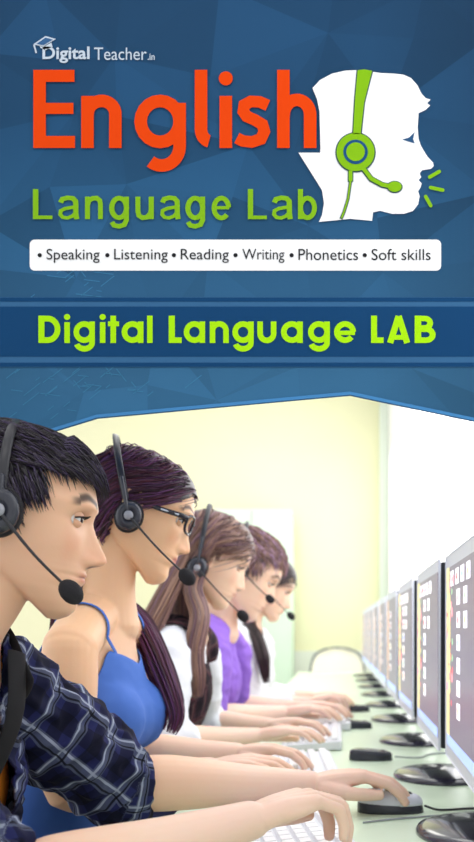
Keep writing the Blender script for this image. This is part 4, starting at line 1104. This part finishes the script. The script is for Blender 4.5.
for sd in (-1, 1):
    g = G(); nk, F_v, L_v = wom.neck, wom.fw, wom.Lat
    b = wom.bvh(); raw = [nk + F_v * .10 + L_v * sd * .086 - Vector((0, 0, .075)), nk + F_v * .08 + L_v * sd * .088 - Vector((0, 0, .05)), nk + F_v * .03 + L_v * sd * .09 + Vector((0, 0, .0)), nk - F_v * .03 + L_v * sd * .09 + Vector((0, 0, .0)), nk - F_v * .08 + L_v * sd * .085 - Vector((0, 0, .05)), nk - F_v * .09 + L_v * sd * .085 - Vector((0, 0, .12))]
    pts = []
    for p in catmull(raw, 5):
        loc, n, _, _ = b.find_nearest(p); pts.append(loc + n * .003)
    g.loft(pts, [.0045] * len(pts), [.0016] * len(pts), L_v, k=1, n=10); wom.part('shoulder_strap', g, M_tank)
trousers(wom, M_denim)
cW = [srgb(70, 28, 44)[:3], srgb(40, 18, 28)[:3], srgb(120, 64, 124)[:3], srgb(104, 42, 58)[:3], srgb(76, 36, 70)[:3]]
h = Hair(wom.T, wom.hv, wom.hf, cW, .0012)
def mk_w(p):
    x, y, z = p
    if x > .05: return z > .060 - .9 * max(0, abs(y) - .03)
    if x > .02: return z > .028 - .3 * (.05 - x)
    if x > -.005: return z > .022
    if x > -.03: return z > .01
    return z > -.075
h.cap(wom.hf, mk_w, .007, srgb(36, 16, 26)[:3])
def fl_w(q):
    x, y, z = q; s_ = 1 if y > 0 else -1
    if z > .075: return Vector((-.5, s_ * 1.0, -.3))
    if x > .03: return Vector((-.9, s_ * .8, -.75))
    return Vector((-1.0, 0, -.55 - (.5 if x < -.04 else 0)))
h.grow(4200, mk_w, fl_w, .12, .012, 10, jt=.45)
h.grow(1500, lambda p: mk_w(p) and p.x < -.02 and p.z < .03, lambda q: Vector((-.4, .35, -1)), .08, .018, 9)
nape = wom.T @ Vector((-.07, .0, -.045))
h.bundle([wom.T @ Vector((-.085, -.01, .0)), nape, Vector((-.43, 1.76, 1.12)), Vector((-.405, 1.80, 1.09)), Vector((-.365, 1.80, 1.055)), Vector((-.325, 1.765, .985)), Vector((-.290, 1.735, .90)), Vector((-.298, 1.72, .86))], .022, .026, 420, 1.3)
h.bundle([wom.T @ Vector((-.08, -.03, .01)), wom.T @ Vector((-.09, -.02, -.05)), Vector((-.47, 1.70, 1.08)), Vector((-.50, 1.72, .98))], .030, .03, 400, 1.3)
h.build(wom.o)

# ---- the girl in the plaid vest
skinG = np.array(srgb(244, 206, 178)[:3])
gl = Person('girl', (-.3015, 2.35, 1.219), 24, 6, .93, (-.365, 2.35, 1.06), (-.35, 2.49, .99), (-.38, 2.205, .99), (-.35, 2.58, .80), (-.375, 2.13, .80), (-.17, 2.56, .795), (-.185, 2.305, .795), (-.54, 2.33, .53), female=True, skin=skinG, vox=.003, brow=srgb(110, 80, 65)[:3], nose=.9, size=.88, bust=False,
    hand_opts={-1: dict(fwd=(1, .12, .10), curl=(12, 24, 14)), 1: dict(fwd=(1, -.1, .08), curl=(14, 24, 14))})
gl.build('girl with long light brown hair in a white shirt and dark plaid vest', 'person')
M_wcot = mat('white_cotton', srgb(240, 243, 250), .85)
g = G(); gl.torso(g, .007); gl.arm(g, 1, .012, .60); gl.arm(g, -1, .012, .60)
nk_cut = lambda p, r=.06, dz=-.03: (lambda V: ~((np.hypot(*(V - np.array(p.neck))[:, :2].T) < r) & (V[:, 2] > p.neck.z + dz)))
gl.cloth('white_shirt', g, M_wcot, .0045, 5, nk_cut(gl), .005, 14)
M_vest = plaid('dark_red_plaid', srgb(52, 34, 48), srgb(120, 70, 78), srgb(60, 80, 70), srgb(18, 12, 20), .04)
g = G(); gl.torso(g, .017)
def vest(V):
    rel = V - np.array(gl.neck); lat = rel @ np.array(gl.Lat); fw = rel @ np.array(gl.fw)
    return (abs(lat) < .125) & ~((np.hypot(lat, fw) < .07) & (rel[:, 2] > -.09)) & (rel[:, 2] > -.48)
gl.cloth('plaid_vest', g, M_vest, .0045, 5, vest, .003, 14, True)
trousers(gl, M_denim)
cG = [srgb(142, 106, 90)[:3], srgb(104, 76, 68)[:3], srgb(176, 138, 116)[:3], srgb(132, 98, 116)[:3]]
def mk_l(p):
    x, y, z = p
    if x > .045: return z > .062
    if x > .02: return z > .052
    if x > -.006: return z > .0
    return z > -.07
def fl_l(q):
    x, y, z = q; s_ = 1 if y > 0 else -1
    if z > .085: return Vector((-.25, s_, -.2))
    if x > .0: return Vector((-1.3, s_ * .2, -.9))
    return Vector((-.3, 0, -1))
h = Hair(gl.T, gl.hv, gl.hf, cG, .0017)
h.cap(gl.hf, mk_l, .008, srgb(84, 60, 54)[:3])
h.grow(2600, mk_l, fl_l, .20, .014, 13, long=-.045, body=gl.bvh())
h.bundle([gl.T @ Vector((-.02, -.08, -.02)), gl.T @ Vector((-.01, -.085, -.09)), Vector((-.315, 2.24, 1.08)), Vector((-.325, 2.215, 1.0)), Vector((-.318, 2.20, .93)), Vector((-.315, 2.20, .89))], .022, .024, 420, 1.2)
h.bundle([gl.T @ Vector((-.06, -.06, -.02)), Vector((-.40, 2.25, 1.12)), Vector((-.43, 2.22, 1.04)), Vector((-.425, 2.20, .98))], .02, .03, 260, 1.2)
h.build(gl.o)

# ---- the boy in the purple shirt
boy = Person('boy', (-.264, 2.82, 1.212), 29, 4, 1.05, (-.35, 2.84, 1.07), (-.325, 2.99, .985), (-.35, 2.69, .985), (-.33, 3.04, .80), (-.355, 2.65, .80), (-.12, 3.06, .80), (-.155, 2.88, .80), (-.53, 2.84, .53), skin=skinG, vox=.0032, brow=srgb(80, 56, 44)[:3], size=.95,
    hand_opts={-1: dict(fwd=(1, .12, .10), curl=(14, 24, 16)), 1: dict(fwd=(1, -.1, .08), curl=(14, 24, 14))})
boy.build('boy with short brown hair in a purple short-sleeved shirt, head bent low', 'person')
M_pur = mat('purple_cotton', srgb(150, 108, 216), .85, var=.12, bscale=14)
g = G(); boy.torso(g, .010); boy.arm(g, 1, .014, .42); boy.arm(g, -1, .014, .42)
boy.cloth('purple_shirt', g, M_pur, .0048, 5, nk_cut(boy, .065), .007, 14); trousers(boy, M_denim)
cB = [srgb(148, 112, 88)[:3], srgb(104, 76, 66)[:3], srgb(176, 140, 178)[:3], srgb(128, 96, 80)[:3]]
h = Hair(boy.T, boy.hv, boy.hf, cB, .0018); h.cap(boy.hf, mk_m, .005, srgb(80, 58, 52)[:3])
h.grow(2000, lambda p: mk_m(p) and p.z > .03, fl_m, .04, .012, 6); h.grow(900, lambda p: mk_m(p) and p.z <= .045, fl_m, .018, .005, 4)
h.build(boy.o)

# ---- the farthest girl in the white sweater
far = Person('girl', (-.240, 3.40, 1.200), 24, 3, .94, (-.31, 3.38, 1.05), (-.28, 3.51, .985), (-.305, 3.22, .985), (-.29, 3.56, .80), (-.295, 3.17, .80), (-.085, 3.57, .80), (-.09, 3.30, .80), (-.49, 3.36, .53), female=True, skin=skinG, vox=.0035, brow=srgb(50, 34, 32)[:3], size=.95,
    hand_opts={-1: dict(fwd=(1, .15, .22), curl=(30, 40, 20)), 1: dict(fwd=(1, -.1, .08), curl=(16, 26, 14))})
far.build('farthest girl, long dark hair over a white long-sleeved sweater', 'person')
g = G(); far.torso(g, .014); far.arm(g, 1, .016, .80); far.arm(g, -1, .016, .80)
far.cloth('white_sweater', g, mat('white_knit', srgb(240, 242, 244), .95, bump=.4, bscale=120), .005, 5, nk_cut(far), .006, 13); trousers(far, M_denim)
cF = [srgb(56, 36, 36)[:3], srgb(34, 22, 24)[:3], srgb(74, 48, 50)[:3]]
h = Hair(far.T, far.hv, far.hf, cF, .0018); h.cap(far.hf, mk_l, .008, srgb(36, 24, 26)[:3])
h.grow(1200, mk_w, fl_w, .12, .012, 9)
h.bundle([far.T @ Vector((-.06, -.05, -.03)), Vector((-.29, 3.27, 1.07)), Vector((-.26, 3.19, 1.02)), Vector((-.235, 3.15, .95)), Vector((-.225, 3.14, .865))], .02, .022, 260, 1.3)
h.build(far.o)

# ================================================================== HEADSETS AND GLASSES
headset(man.T, 'black headset worn by the plaid-shirted man, its microphone at his chin', P(71, 592, 1.115), tilt=-4, cup=(-.006, -.004), crown=.117, r=.028, group='black headsets')
headset(wom.T, 'black headset over the dark reddish hair of the woman in blue', P(187, 577, 1.60), tilt=-30, cup=(-.006, -.022), crown=.115, r=.027, group='black headsets')
headset(gl.T, 'black headset on the long-haired girl in the plaid vest', P(243, 616, 2.27), tilt=-14, cup=(-.020, -.040), group='black headsets')
headset(boy.T, 'black headset on the short-haired boy in purple', P(270, 599, 2.70), tilt=-24, cup=(-.006, .0), r=.018, scale=.9, group='black headsets')
headset(far.T, 'black headset on the farthest girl in white', P(291, 616, 3.30), tilt=-20, cup=(-.006, -.01), group='black headsets')

def glasses(T, label):
    c = T @ Vector((.085, 0, .008)); root = empty('eyeglasses', c); tag(root, label, 'glasses')
    def part(name, g, m, par=None):
        me = g.mesh(name); me.transform(Matrix.Translation(-c)); return link(name, me, m, par or root)
    M_fr = mat('dark_glasses_frame', srgb(30, 26, 38), .25)
    for sg in (-1, 1):
        g = G(); pts = []
        for k in range(25):
            a = 2 * pi * k / 24; yy = sg * .033 + .026 * math.copysign(abs(cos(a)) ** .7, cos(a)); zz = .006 + .0165 * math.copysign(abs(sin(a)) ** .7, sin(a)); pts.append(T @ Vector((.099 - 3.2 * (abs(yy) - .0) ** 2, yy, zz)))
        g.tube(pts, .0024, k=1, n=8); part('rim', g, M_fr)
        g = G(); ar = [T @ Vector(v) for v in ((.089, sg * .060, .014), (.075, sg * .074, .013), (.04, sg * .0835, .010), (.0, sg * .0835, .008), (-.02, sg * .083, -.006))]
        g.loft(ar, [.0045, .0045, .004, .003, .002], [.0016] * 5, T.to_3x3() @ Vector((0, 0, 1)), k=5, n=10); tp = part('temple', g, M_fr)
        g = G(); g.loft([ar[1].lerp(ar[2], .1) + T.to_3x3() @ Vector((0, sg * .0022, 0)), ar[2] + T.to_3x3() @ Vector((0, sg * .0022, 0))], [.0016, .0014], [.0006, .0006], T.to_3x3() @ Vector((0, 0, 1)), k=3, n=8); part('silver_inlay', g, mat('pale_inlay', srgb(205, 210, 220), .3, .5), tp)
    g = G(); g.tube([T @ Vector((.0985, -.008, .010)), T @ Vector((.1015, 0, .012)), T @ Vector((.0985, .008, .010))], .002, k=3, n=8); part('bridge', g, M_fr)
glasses(wom.T, 'dark-framed eyeglasses on the woman in the blue top')

for p, lb in ((man, 'chair under the man in the plaid shirt'), (wom, 'chair under the woman in the blue top'), (gl, 'chair under the girl in the plaid vest'), (boy, 'chair under the boy in purple'), (far, 'chair under the farthest girl in white')):
    chair(p.pelvis.x - .02, p.pelvis.y, 0, 'cream ' + lb, zt=.80)
